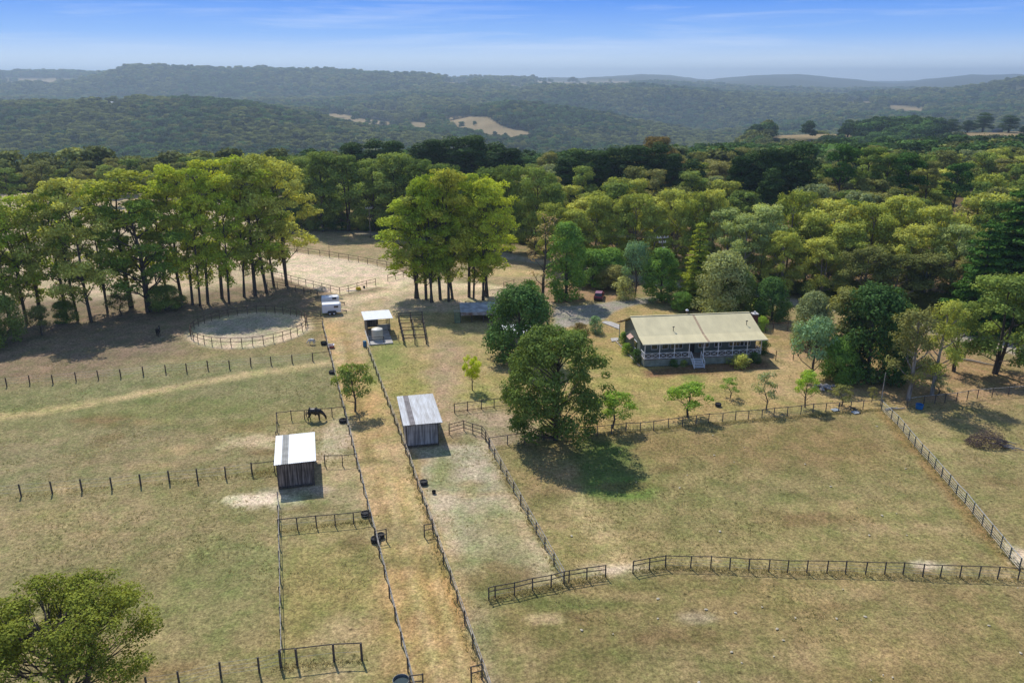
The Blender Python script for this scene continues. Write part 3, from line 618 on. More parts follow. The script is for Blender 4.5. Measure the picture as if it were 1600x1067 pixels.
rowtrees([(1136, 440, 326, 84, None, 'pale'), (1160, 452, 338, 80, None, 'pale'), (1188, 446, 320, 84, None, 'pale'), (1226, 440, 298, 82), (1256, 452, 332, 84), (1292, 446, 313, 96), (1282, 468, 372, 82), (1316, 462, 350, 90), (1348, 452, 318, 92), (1392, 450, 307, 92), (1412, 470, 352, 92), (1345, 478, 384, 88, None, 'olive'), (1392, 482, 396, 92, None, 'olive'), (1452, 462, 322, 92), (1478, 474, 350, 76, None, 'pale'), (1440, 484, 396, 86, None, 'olive'), (1505, 486, 400, 60, None, 'olive'), (1222, 462, 362, 70)],
         'yellow', '{} rounded yellow gum from the left in the mass beyond the farmhouse', 'rounded yellow gums beyond the farmhouse', ['gum_f', 'gum_e', 'gum_g'], bark=BARKP())
tree('conifer_b', 1572, 505, 292, 165, 'conifer', 'pine_tree', 'huge dark conifer with layered boughs near the right edge')
tree('conifer_b', 1612, 490, 280, 150, 'pine', 'pine_tree', 'very dark conifer cut by the right edge of the photo')
tree('conifer_b', 1528, 515, 345, 110, 'conifer', 'pine_tree', 'layered green conifer just left of the huge dark conifer')
tree('gum_f', 1556, 585, 432, 140, 'mid', 'broadleaf_tree', 'broad spreading green tree below the huge conifer')
tree('gum_e', 1625, 590, 450, 110, 'mid', 'broadleaf_tree', 'broad green tree cut by the right edge, under the conifers')
tree('dome', 1356, 590, 446, 122, 'deep', 'broadleaf_tree', 'large dense dark tree with bronze-tipped leaves east of the house')
tree('gum_g', 1318, 574, 452, 92, 'olive', 'broadleaf_tree', 'bronze and green dense tree left of the large dark tree')
tree('dome_b', 1385, 560, 470, 80, 'mid', 'broadleaf_tree', 'dark green tree right behind the large dark tree')
tree('dome', 1264, 540, 456, 60, 'grey', 'broadleaf_tree', 'silver-grey leaved tree near the fence east of the house')
tree('willowy', 1268, 592, 497, 74, 'bluegreen', 'broadleaf_tree', 'soft blue-green feathery tree at the edge of the lawn')
tree('dome', 1312, 596, 530, 62, 'green', 'broadleaf_tree', 'low bright green tree under the large dark tree')
tree('tall_gum', 1419, 624, 480, 74, 'olive', 'gum_tree', 'upright olive gum standing by the paddock gate', bark=BARKP())
tree('tall_gum', 1456, 616, 470, 66, 'yellow', 'gum_tree', 'gold-topped gum just behind the olive gum by the gate', bark=BARKP())
tree('tall_gum', 1490, 580, 470, 60, 'mid', 'gum_tree', 'thin dark gum between the gold-topped gum and broad tree')
# garden
tree('sparse', 848, 470, 332, 60, 'dry', 'gum_tree', 'thin half-bare gum with brown trunk left of the cone-shaped tree')
tree('cone_dense', 885, 468, 347, 66, 'green', 'broadleaf_tree', 'dense bright green cone-shaped tree at the driveway end')
tree('dome', 925, 446, 390, 64, 'green', 'broadleaf_tree', 'wide glossy green tree behind the red car')
tree('dome', 955, 442, 388, 56, 'green', 'broadleaf_tree', 'glossy green tree right behind the red car')
tree('dome_b', 955, 450, 414, 50, 'olive', 'broadleaf_tree', 'low olive bushy tree above the red car')
tree('willowy', 992, 464, 376, 46, 'bluegreen', 'broadleaf_tree', 'wispy grey-green tree behind the pale round shrub')
tree('cone_dense', 1032, 470, 388, 58, 'green', 'broadleaf_tree', 'dark green upright tree on the lawn behind the house')
tree('shrub', 974, 466, 432, 36, 'cream', 'garden_shrub', 'pale round shrub beside the gravel driveway', cat='shrub')
tree('conifer_a', 1086, 476, 346, 84, 'golden', 'conifer_tree', 'golden-green layered conifer behind the house chimney')
tree('dome', 1124, 492, 394, 86, 'cream', 'broadleaf_tree', 'creamy domed tree directly behind the house roof')
tree('dome', 1152, 494, 420, 60, 'mid', 'broadleaf_tree', 'dark half of the thicket behind the house roof')
tree('dome_b', 1064, 484, 456, 34, 'green', 'garden_shrub', 'yellow-green shrub under the golden conifer', cat='shrub')
tree('dome', 1206, 500, 434, 56, 'deep', 'broadleaf_tree', 'dark shadowy tree by the road past the chimney')
tree('shrub', 1186, 486, 466, 34, 'fresh', 'garden_shrub', 'small lime green shrub near the clothes line', cat='shrub')
tree('shrub', 876, 466, 452, 20, 'deep', 'garden_shrub', 'clipped dark ball shrub under the cone-shaped tree', cat='shrub')
tree('dome', 814, 562, 446, 108, 'deep', 'broadleaf_tree', 'big dark glossy tree beside the lean-to shed')
tree('shrub', 826, 478, 438, 40, 'fresh', 'garden_shrub', 'fresh green shrub poking above the dark glossy tree', cat='shrub')
tree('shrub', 930, 520, 494, 24, 'bluegreen', 'garden_shrub', 'small round grey-green shrub by the driveway turning circle', cat='shrub')
tree('shrub', 905, 520, 505, 30, 'rust', 'garden_shrub', 'reddish shrub beside the driveway edge', cat='shrub')
for sx, by, ty, w, m, l in [(975, 537, 518, 18, 'green', 'leafy green shrub at the back of the gable wall bed'), (980, 552, 536, 20, 'fresh', 'bright yellow-green shrub in the gable wall bed'), (993, 566, 545, 20, 'deep', 'dark shrub at the house front corner'),
    (1052, 572, 561, 16, 'deep', 'small dark shrub under the veranda left of the stairs'), (1068, 571, 562, 12, 'mid', 'tiny shrub next to the veranda stairs'), (1158, 573, 553, 32, 'yellow', 'large yellowish shrub in front of the veranda'),
    (1178, 566, 550, 22, 'deep', 'dark shrub at the right end of the veranda'), (1136, 566, 556, 16, 'mid', 'small shrub hugging the veranda base'), (1192, 552, 530, 22, 'deep', 'dark shrub beside the end wall of the house'), (1190, 516, 494, 20, 'fresh', 'spiky green shrub below the brick chimney')]:
    tree('shrub', sx, by, ty, w, m, 'garden_shrub', l, cat='shrub', group='shrubs around the house')
# lawn trees
for k, sx, by, ty, w, m, l in [('fruit', 957, 668, 612, 54, 'fresh', 'bushy fruit tree half behind the big spreading gum'), ('fruit', 1075, 652, 600, 58, 'fresh', 'widest fruit tree on the lawn above the wire fence'),
    ('fruit_b', 1141, 621, 590, 28, 'green', 'small fruit tree with leaning stem in the middle of the lawn'), ('fruit_b', 1197, 640, 582, 36, 'grey', 'grey-green fruit tree second from the widest one'),
    ('fruit', 1258, 636, 580, 34, 'fresh', 'upright bright fruit tree beside the rock pile'), ('fruit_b', 1315, 634, 602, 34, 'olive', 'dull olive bush by the fence next to the rock pile'),
    ('fruit_b', 1362, 628, 604, 14, 'olive', 'tiny sapling beside the tall lawn pole'), ('fruit_b', 1366, 600, 578, 30, 'grey', 'thin wispy shrub beyond the tall lawn pole'), ('fruit_b', 1466, 616, 590, 36, 'grey', 'wispy pale bush behind the paddock gate gum')]:
    tree(k, sx, by, ty, w*1.15, m, 'fruit_tree', l, group='small trees on the lawn')
tree('vase', 738, 609, 557, 32, 'lime', 'young_tree', 'lime-yellow vase-shaped young tree on the lawn')
tree('fruit', 555, 642, 568, 62, 'mid', 'broadleaf_tree', 'leaning small tree beside the dirt lane fence', lean=(0.0, 0.0))
# understorey in the windbreak
for i, (sx, by, ty, w) in enumerate([(4, 540, 462, 70), (66, 524, 478, 40), (104, 505, 470, 36), (190, 492, 458, 44), (258, 484, 446, 56), (284, 480, 462, 24)]):
    tree('willowy' if i % 2 else 'dome_b', sx, by, ty, w, 'olive' if i % 2 else 'mid', 'understorey_shrub', nth(i)+' leafy shrub from the left under the windbreak gums', cat='shrub', group='shrubs under the windbreak')
us = [(456+i*26, 362+max(0, (i*26-140)*.085), 330+i*2.2+(i*37 % 11)-5, 40) for i in range(16)]
for i, (sx, by, ty, w) in enumerate(us):
    tree('dome_b', sx, by-3, ty, w, 'mid' if i % 3 else 'deep', 'understorey_shrub', 'dark undergrowth bush under the shady gums by the road', cat='shrub', group='undergrowth under the road gums')
rg0 = np.random.default_rng(8)
for i in range(34):
    sx = 850+i*22+rg0.uniform(-6, 6); by = np.interp(sx, [850, 1060, 1300, 1620], [408, 442, 474, 520]); by -= rg0.uniform(6, 16)
    tree('dome_b', sx, by, by-rg0.uniform(16, 30), rg0.uniform(34, 50), 'mid' if i % 3 else 'olive', 'understorey_shrub', 'shaded undergrowth bush beneath the yellow gums', cat='shrub', group='undergrowth beneath the yellow gums')
# the big spreading gum and the tree at the photo's lower left corner: their own finer crowns
shaped('big_gum', 15, 6.9, 51, 175, (0.75, 1.5), lambda t: math.sqrt(max(0, 1-((t-0.46)/0.58)**2)), 0.08, dens=130, leaf=0.30, flat=0.66, tr=0.34, fill=0.12)
tree('big_gum', 868, 686, 516, 168, 'darkgum', 'gum_tree', 'big spreading dark gum by the garden fence, in front of the glossy tree')
gum('corner_tree', 11.2, 5.6, 58, 0.46, 52, ncl=7, cr=(0.32, 0.8), dens=240, leaf=0.17, flat=0.8, trunks=2, tr=0.2, spread=0.95, prof=lambda t: math.sin(PI*min(1, t*0.6+0.33))**0.5)
def corner():
    cm, tm, H, W = PROTO['corner_tree']; e = empty('broadleaf_tree', (-29.6, 44.2, 0), 0.4, 'yellow-green tree top cut by the lower left corner of the photo', 'tree')
    e.scale = (1.12, 1.12, 0.90); inst(cm, 'crown', e, mat=LEAF['corner']); inst(tm, 'trunk', e, mat=BARK())
corner()
# woodland behind the road
rg = np.random.default_rng(77); placed = [(a, b, max(3.0, c*0.8)) for a, b, c in TREES]; nfill = 0
def free(x, y, r0):
    return all((x-a)**2+(y-b)**2 > (c*0.7+r0)**2 for a, b, c in placed)
FILL = [('gum trees in the woodland behind the road', [(850, 186), (1100, 176), (1180, 170), (1560, 150), (1700, 150), (1700, 330), (1150, 330), (850, 330)], 5.0, 118, ['olive', 'mid', 'yellow', 'grey', 'olive', 'yellow'], 'mixed olive gum in the dense woodland behind the road', (12, 17)),
        ('gum trees beyond the windbreak', [(-60, 262), (400, 285), (450, 236), (860, 212), (860, 330), (-60, 340)], 5.0, 92, ['mid', 'olive', 'mid'], 'shady gum in the woodland beyond the sandy field', (9, 14))]
for grp, P, rr, cnt, mats, lab, hh in FILL:
    P2 = [at_y(*p) for p in P]; bx = [p[0] for p in P2]; by = [p[1] for p in P2]; n = 0; tries = 0
    while n < cnt and tries < 9000:
        tries += 1; x = rg.uniform(min(bx), max(bx)); y = rg.uniform(min(by), max(by))
        if sd_poly(np.array([x]), np.array([y]), P2)[0] < 0 or not free(x, y, rr*0.62): continue
        kd = ['wood_a', 'wood_b', 'wood_c'][n % 3]; cm, tm, H, W = PROTO[kd]
        z0 = float(relief(np.array([x]), np.array([y]))[0]); h = rg.uniform(*hh); s = rg.uniform(0.75, 1.05)
        e = empty('gum_tree', (x, y, z0), rg.uniform(0, 6.28), lab, 'tree', grp); e.scale = (s, s, h/H)
        inst(cm, 'crown', e, mat=LEAF[mats[int(rg.integers(len(mats)))]]); inst(tm, 'trunk', e)
        placed.append((x, y, 3.6)); n += 1
# tall dark trees standing on the distant paddocks
for i, (sx, Y, ty, w) in enumerate([(1336, 830, 187, 26), (1368, 840, 196, 20), (1420, 845, 184, 20), (1434, 850, 184, 18), (1447, 845, 184, 18), (1460, 850, 182, 16), (1500, 850, 186, 26), (1526, 860, 188, 24), (1550, 865, 176, 30), (1592, 850, 180, 30), (1302, 800, 216, 12), (1222, 800, 215, 14)]):
    tree('pine_b', sx, 0, ty, w, 'pine', 'pine_tree', nth(i)+' tall dark tree from the left on the distant dry paddocks', group='dark trees on the distant paddocks', Y=Y)
for i, (sx, Y, ty, w) in enumerate([(595, 2000, 160, 16), (612, 2000, 157, 18), (630, 2000, 156, 16), (692, 2150, 150, 18), (708, 2150, 148, 20), (722, 2150, 149, 18), (509, 1700, 163, 10), (740, 2150, 153, 18), (755, 2150, 152, 16)]):
    tree('pine_a', sx, 0, ty, w, 'pine', 'pine_tree', nth(i)+' dark pine from the left in the plantation blocks on the valley side', group='pines in the valley plantations', Y=Y)

# ---------------------------------------------------------------- far woods: one mass of crowns over the hills
def forest():
    r = np.random.default_rng(5); pts = []; scl = []; mt = []
    bands = [(318, 700, 6.6, 1.0), (700, 1250, 8.0, 1.05), (1250, 2100, 9.5, 1.15), (2100, 3400, 14, 1.5), (3400, 5400, 21, 2.0)]
    for y0, y1, sp, sc in bands:
        ny_ = int((y1-y0)/sp); 
        for j in range(ny_):
            Y = y0+(j+0.5)*sp; half = 0.80*Y+40
            n = int(2*half/sp); X = -half+(np.arange(n)+0.5)*sp+r.uniform(-.45, .45, n)*sp; YY = Y+r.uniform(-.45, .45, n)*sp
            pts.append(np.stack([X, YY], 1)); scl.append(np.full(n, sc))
    P = np.concatenate(pts); S = np.concatenate(scl)
    z = relief(P[:, 0], P[:, 1])
    f = np.maximum(field_mask(P[:, 0], P[:, 1]), np.maximum(field_mask(P[:, 0], P[:, 1], 7), field_mask(P[:, 0], P[:, 1], 14)))
    clear = fbm(P[:, 0], P[:, 1], 55, 9, 3)
    keep = ((f < 0.5) | (r.random(len(f)) < 0.010)) & (clear > -0.62)
    keep &= ~((P[:, 1] < 345) & (P[:, 0] < -60) & (P[:, 1] < 318))
    # drop what the terrain in front hides with ample margin
    s = P[:, 0]/P[:, 1]; bins = np.clip(((s+0.90)/1.8*400).astype(int), 0, 399); elev = (z+40-CAMH)/P[:, 1]
    order = np.argsort(P[:, 1]); gz_bins = [np.linspace(300, 5400, 240)]
    hor = np.full(400, -9.0); vis = np.zeros(len(P), bool)
    step = 0; oi = order; k = 0
    Ysorted = P[oi, 1]
    for Yb in np.geomspace(318, 5400, 260):
        k2 = np.searchsorted(Ysorted, Yb)
        idx = oi[k:k2]; vis[idx] = elev[idx] > hor[bins[idx]]
        sb = (np.arange(400)+0.5)/400*1.8-0.90; zz = relief(sb*Yb, np.full(400, Yb)); hor = np.maximum(hor, (zz-CAMH)/Yb); k = k2
    keep &= vis
    P = P[keep]; S = S[keep]; z = z[keep]
    print('forest points', len(P))
    V3 = np.stack([P[:, 0], P[:, 1], z-2.0], 1)
    tone = fbm(P[:, 0], P[:, 1], 190, 14, 4); rr = r.random(len(P))*0.55+tone*0.9+0.22; sel = np.digitize(rr, [0.40, 0.72])
    cols = [('mid', 'olive'), ('olive', 'grey'), ('mid', 'mid')]
    srcs = []
    # three real trees at the near edge of the woods lend their crowns to the mass
    for i, (kd, sx, Y, m) in enumerate([('far_a', 560, 352, 'forest_dark'), ('far_b', 1180, 346, 'forest_olive'), ('far_c', 1400, 344, 'forest_light')]):
        cm, tm, H, W = PROTO[kd]; x, y = at_y(sx, Y); zz = float(relief(np.array([x]), np.array([y]))[0])
        e = empty('gum_tree', (x, y, zz-1), 0, ['dark green', 'olive green', 'pale green'][i]+' round-headed gum at the near edge of the hill forest', 'tree')
        c = inst(cm, 'crown', e, mat=LEAF[m]); inst(tm, 'trunk', e); srcs.append(c)
    for i in range(3):
        s_ = sel == i
        me = bpy.data.meshes.new('forest'); n = int(s_.sum()); me.vertices.add(n); me.vertices.foreach_set('co', V3[s_].astype(np.float32).ravel())
        a = me.attributes.new('sc', 'FLOAT', 'POINT'); a.data.foreach_set('value', (S[s_]*r.uniform(0.6, 1.4, n)).astype(np.float32))
        a = me.attributes.new('ro', 'FLOAT', 'POINT'); a.data.foreach_set('value', r.uniform(0, 6.28, n).astype(np.float32))
        me.update(); o = bpy.data.objects.new('forest', me); COL.objects.link(o)
        tag(o, ['dark green bushland crowns covering the far hills', 'olive bushland crowns covering the far hills', 'paler bushland crowns covering the far hills'][i], 'forest', kind='stuff')
        ng = bpy.data.node_groups.new('scatter', 'GeometryNodeTree')
        ng.interface.new_socket('Geometry', in_out='INPUT', socket_type='NodeSocketGeometry'); ng.interface.new_socket('Geometry', in_out='OUTPUT', socket_type='NodeSocketGeometry')
        N = ng.nodes; L = ng.links; gi = N.new('NodeGroupInput'); go = N.new('NodeGroupOutput')
        ip = N.new('GeometryNodeInstanceOnPoints'); ob = N.new('GeometryNodeObjectInfo'); ob.inputs['Object'].default_value = srcs[i]; ob.inputs['As Instance'].default_value = True
        ob.transform_space = 'ORIGINAL'
        n1 = N.new('GeometryNodeInputNamedAttribute'); n1.data_type = 'FLOAT'; n1.inputs['Name'].default_value = 'sc'
        n2 = N.new('GeometryNodeInputNamedAttribute'); n2.data_type = 'FLOAT'; n2.inputs['Name'].default_value = 'ro'
        cx = N.new('ShaderNodeCombineXYZ'); L.new(n2.outputs['Attribute'], cx.inputs['Z'])
        L.new(gi.outputs[0], ip.inputs['Points']); L.new(ob.outputs['Geometry'], ip.inputs['Instance']); L.new(cx.outputs[0], ip.inputs['Rotation']); L.new(n1.outputs['Attribute'], ip.inputs['Scale'])
        L.new(ip.outputs[0], go.inputs[0])
        md = o.modifiers.new('scatter', 'NODES'); md.node_group = ng
leaf_mat('forest_dark', (0.054, 0.112, 0.027), 0.2, hue2=(0.081, 0.149, 0.032))
leaf_mat('forest_olive', (0.139, 0.169, 0.044), 0.25, hue2=(0.170, 0.184, 0.048))
leaf_mat('forest_light', (0.175, 0.217, 0.059), 0.3, hue2=(0.220, 0.240, 0.068))
gum('far_a', 14, 4.0, 7, 0.35, 61, ncl=4, cr=(1.8, 3.0), dens=9, leaf=1.25, spread=2.0)
gum('far_b', 13, 4.6, 7, 0.35, 62, ncl=4, cr=(1.8, 3.0), dens=9, leaf=1.25, spread=2.2)
gum('far_c', 15, 3.8, 7, 0.35, 63, ncl=4, cr=(1.6, 2.8), dens=10, leaf=1.2, spread=1.9)
forest()
# ---------------------------------------------------------------- fences
W_DARK = paint('dark_timber', (0.11, 0.09, 0.075, 1), 0.85, 0.3, 3, stretch=(2, 2, 2))
W_GREY = paint('weathered_rail', (0.40, 0.37, 0.33, 1), 0.85, 0.3, 3)
W_BROWN = paint('brown_timber', (0.13, 0.085, 0.062, 1), 0.85, 0.25, 3)
WIRE = paint('galvanised_wire', (0.34, 0.34, 0.33, 1), 0.5, 0.1, 3, metal=0.6)
_post = {}
def post_mesh(h, w, mat):
    k = (round(h, 2), w, mat.name)
    if k not in _post:
        mb = MB(); mb.tube([(0, 0, -0.1), (0, 0, h-0.02), (0, 0, h)], [w*0.62, w*0.6, w*0.45], 6); _post[k] = mb.mesh('post', mat)
    return _post[k]
def resample(P, step):
    out = [P[0]]
    for a, b in zip(P[:-1], P[1:]):
        L = math.hypot(b[0]-a[0], b[1]-a[1]); n = max(1, round(L/step))
        out += [(a[0]+(b[0]-a[0])*i/n, a[1]+(b[1]-a[1])*i/n) for i in range(1, n+1)]
    return out
def fence(label, px, h=1.2, rails=(1.08,), wires=(), step=None, mat=W_DARK, rmat=None, name='rail_fence', rw=0.045, rh=0.075, pw=0.10, world=False, closed=False, group=None, seed=1):
    P = list(px) if world else [at(*p)[:2] for p in px]
    if step: P = resample(P, step)
    r = np.random.default_rng(seed+len(P)); rmat = rmat or mat
    o = P[0]; e = empty(name, (o[0], o[1], 0), 0, label, 'fence', group)
    Q = [(p[0]-o[0]+r.normal(0, .012), p[1]-o[1]+r.normal(0, .012)) for p in P]
    for p in Q:
        pm = inst(post_mesh(h, pw, mat), 'post', e, (p[0], p[1], 0)); pm.rotation_euler = (r.normal(0, .012), r.normal(0, .012), r.uniform(0, 3)); pm.scale = (1, 1, 1+r.normal(0, .02))
    loop = Q+[Q[0]] if closed else Q
    for z in rails:
        z = z*h/1.2; mb = MB(); V = []; n = len(loop)
        for i, p in enumerate(loop):
            a = loop[max(i-1, 0)]; b = loop[min(i+1, n-1)]
            if closed and i in (0, n-1): a, b = loop[-2], loop[1]
            dx, dy = b[0]-a[0], b[1]-a[1]; L = math.hypot(dx, dy)+1e-9; nx_, ny_ = -dy/L, dx/L
            zz = z+(r.normal(0, .006) if not closed else 0)
            off = pw*0.6
            for s, t in ((-1, -1), (1, -1), (1, 1), (-1, 1)):
                V.append((p[0]+nx_*(off+s*rw/2), p[1]+ny_*(off+s*rw/2), zz+t*rh/2))
        F = [(0, 1, 2, 3)]+[(i*4+k, i*4+(k+1) % 4, i*4+4+(k+1) % 4, i*4+4+k) for i in range(n-1) for k in range(4)]+[(n*4-1, n*4-2, n*4-3, n*4-4)]
        mb.add(V, F); mb.build('rail', rmat, e)
    for z in wires:
        mb = MB(); mb.tube([(p[0], p[1], z*h/1.2) for p in loop], 0.011, 3); mb.build('wire', WIRE, e)
    return e
fence('wire fence with spaced brown posts across the upper grass paddock', [(-26, 607), (11, 604), (47, 600), (83, 599), (119, 595), (154, 592), (189, 590), (224, 586), (259, 583), (292, 581), (325, 577), (359, 576), (392, 572), (424, 570), (457, 567), (489, 564)], 1.35, (), (1.1, 0.75, 0.4), mat=W_BROWN, name='wire_fence', pw=.15)
fence('single railed bay ending the upper wire fence near the lane', [(489, 564), (518, 561)], 1.35, (1.12,), mat=W_BROWN)
fence('wire fence with spaced dark posts across the lower grass paddock', [(-16, 779), (33, 775), (82, 771), (128, 767), (175, 764), (220, 759), (265, 754), (309, 751), (353, 747), (394, 741)], 1.45, (), (1.1, 0.75, 0.4), name='wire_fence', pw=.15)
fence('short railed fence running into the brown roofed-white shed', [(394, 741), (429, 737)], 1.4, (1.12,))
fence('long dark rail fence along the near-left side of the dirt lane', [(504, 512), (538, 648), (649, 1095)], 1.25, (1.17, 0.7), step=3.1, rmat=W_GREY)
fence('long dark rail fence along the far side of the lane, shelter to bottom edge', [(573, 545), (634, 708), (768, 1095)], 1.25, (1.17, 0.7), step=3.0, rmat=W_GREY)
fence('post and rail fence down the side of the small pen below the brown shed', [(435, 786), (440, 1042)], 1.35, (1.12,), (0.7, 0.4), step=2.9, rmat=W_GREY)
fence('dark cross fence between the two small pens', [(437, 829), (465, 826), (495, 823), (524, 821), (553, 818), (577, 814)], 1.3, (1.12,), (0.6,))
fence('tall cross fence at the bottom of the small pen', [(439, 1042), (465, 1040), (522, 1033), (566, 1031)], 1.6, (1.14,), (0.6,), pw=.15)
fence('thin wire fence running from the bottom pen to the corner tree', [(230, 1082), (282, 1074), (345, 1058), (405, 1050), (439, 1042)], 1.4, (), (1.1, 0.8, 0.5, 0.25), name='wire_fence', pw=.14)
fence('rail fence behind the grazing black horse', [(433, 659), (456, 656), (476, 655), (519, 651), (540, 649)], 1.3, (1.12,))
fence('short rail fence from the horse corner down to the brown shed', [(433, 659), (433, 690)], 1.3, (1.12,), step=2.6)
fence('short railed fence between the brown shed and the lane', [(508, 727), (535, 727), (559, 724)], 1.3, (1.12,))
for sgn, lab, p in [(1, 'stub of rails jutting into the lane beside the two tyres', [(586, 848), (604, 845)]), (1, 'stub of rails jutting into the lane opposite the tyres', [(663, 838), (677, 836)]), (1, 'stub of rails at the bottom edge beside the round tub', [(641, 1078), (661, 1076)]), (1, 'stub of rails at the bottom edge on the far side of the lane', [(736, 1064), (753, 1060)])]:
    fence(lab, p, 1.35, (1.12, 0.62), group=None)
fence('angled three-rail fence beside the grey shed', [(702, 678), (725, 672), (739, 677), (753, 681), (759, 689), (764, 700)], 1.35, (1.12, 0.72, 0.3))
fence('long dark fence down the side of the narrow pale pen', [(764, 700), (881, 911)], 1.25, (1.17, 0.7), (0.35,), step=2.7, rmat=W_GREY)
fence('dark two-rail fence closing the narrow pale pen', [(764, 937), (774, 934), (804, 929), (832, 922), (861, 917), (881, 911), (889, 910), (917, 905), (946, 901)], 1.25, (1.12, 0.72), (0.35,))
fence('short angled two-rail fence after the gateway in the front paddock', [(989, 895), (1014, 890), (1040, 886)], 1.25, (1.12, 0.72), (0.35,))
fence('long single-rail fence across the front paddocks', [(1040, 886), (1079, 887), (1110, 887), (1140, 889), (1170, 891), (1201, 892), (1230, 894), (1260, 894), (1292, 894), (1321, 895), (1352, 896), (1382, 897), (1411, 897), (1441, 900), (1469, 901), (1499, 902), (1529, 903), (1559, 904), (1590, 906), (1622, 908), (1655, 911)], 1.25, (1.12,), (0.8, 0.5, 0.25), rw=0.045, rh=0.06)
fence('pale rail and mesh fence slanting down between the right paddocks', [(1377, 640), (1392, 655), (1402, 664), (1411, 675), (1420, 686), (1429, 697), (1439, 709), (1450, 720), (1460, 732), (1471, 745), (1483, 758), (1494, 772), (1507, 786), (1520, 802), (1534, 820), (1548, 837), (1563, 855), (1577, 873), (1592, 890)], 1.25, (1.12,), (0.85, 0.6, 0.35, 0.12), rmat=paint('silver_rail', (0.5, 0.5, 0.48, 1), 0.6, 0.12, 3), mat=paint('green_grey_post', (0.13, 0.15, 0.14, 1), 0.8, 0.2, 3), name='mesh_fence')
fence('mesh garden fence with dark top rail below the lawn', [(765, 698), (793, 694), (820, 691), (850, 687), (877, 684), (896, 682), (914, 681), (933, 680), (955, 678), (978, 675), (1000, 674), (1021, 672), (1044, 668), (1066, 666), (1087, 663), (1107, 660), (1129, 659), (1149, 656), (1169, 655), (1190, 653), (1209, 651), (1230, 649), (1251, 647), (1270, 644), (1290, 643), (1310, 642), (1329, 640), (1348, 639), (1377, 638)], 1.25, (1.12,), (0.85, 0.6, 0.35, 0.12), name='mesh_fence', mat=paint('slate_timber', (0.10, 0.10, 0.105, 1), 0.85, 0.25, 3))
fence('dark rail fence along the bottom of the yellow lawn', [(710, 645), (731, 642), (752, 639), (772, 637), (796, 634)], 1.3, (1.12, 0.12), (0.7,))
fence('grey rail fence beyond the paddock gateway under the trees', [(1417, 636), (1443, 632), (1460, 630), (1476, 629), (1494, 627), (1511, 624), (1527, 622), (1550, 620), (1575, 618), (1602, 616), (1630, 613)], 1.3, (1.12,), (0.8, 0.5, 0.25), name='mesh_fence', rmat=W_GREY)
fence('low dark fence beside the house behind the feathery tree', [(1196, 520), (1208, 518), (1230, 517), (1252, 516)], 1.6, (1.12,), (0.9, 0.6, 0.3), name='mesh_fence', mat=W_BROWN)
fence('thin wire fence linking the house corner to the garden trees', [(1212, 563), (1239, 562), (1262, 558)], 1.6, (), (1.1, 0.7, 0.3), name='wire_fence', mat=W_BROWN)
ang = [2*PI*i/36 for i in range(36)]
fence('circular two-rail fence enclosing the round riding pen', [(PEN[0]+9.8*math.cos(a), PEN[1]+9.8*math.sin(a)) for a in ang], 1.5, (1.14, 0.62), world=True, closed=True, mat=W_BROWN, name='round_pen_fence')
fence('short three-rail fence from the round pen to the lane, upper one', [(477, 500), (501, 496)], 1.5, (1.12, 0.75, 0.35), mat=W_BROWN, step=3)
fence('short three-rail fence from the round pen to the lane, lower one', [(478, 511), (505, 509)], 1.4, (1.12, 0.75, 0.35), mat=W_BROWN, step=3)
fence('brown two-rail fence along the near edge of the sand arena', [(250, 404), (300, 410), (350, 417), (427, 433), (455, 441), (490, 450), (531, 460)], 1.5, (1.12, 0.62), mat=W_BROWN, step=2.8)
fence('brown two-rail fence from the arena corner to its gateway', [(531, 460), (545, 457), (558, 453), (573, 449), (587, 446)], 1.5, (1.12, 0.62), mat=W_BROWN)
fence('short brown fence on the far side of the arena gateway', [(606, 440), (630, 433), (656, 427)], 1.5, (1.12, 0.62), mat=W_BROWN, step=2.8)
fence('long brown two-rail fence along the far edge of the sand arena', [(400, 386), (447, 392), (500, 400), (560, 410), (620, 422), (650, 428)], 1.5, (1.12, 0.62), mat=W_BROWN, step=3.4)
fence('brown fence between the arena and the round pen', [(418, 447), (450, 453), (475, 459), (497, 465)], 1.35, (1.12, 0.62), mat=W_BROWN, step=2.8)
fence('small railed fence end near the dirt track by the central gums', [(787, 451), (803, 447)], 1.4, (1.12,), (0.5,), mat=W_BROWN)
fence('low rail fence behind the lean-to shed', [(757, 463), (800, 458), (835, 452)], 1.2, (1.12,), (0.5,), mat=W_BROWN, step=3)

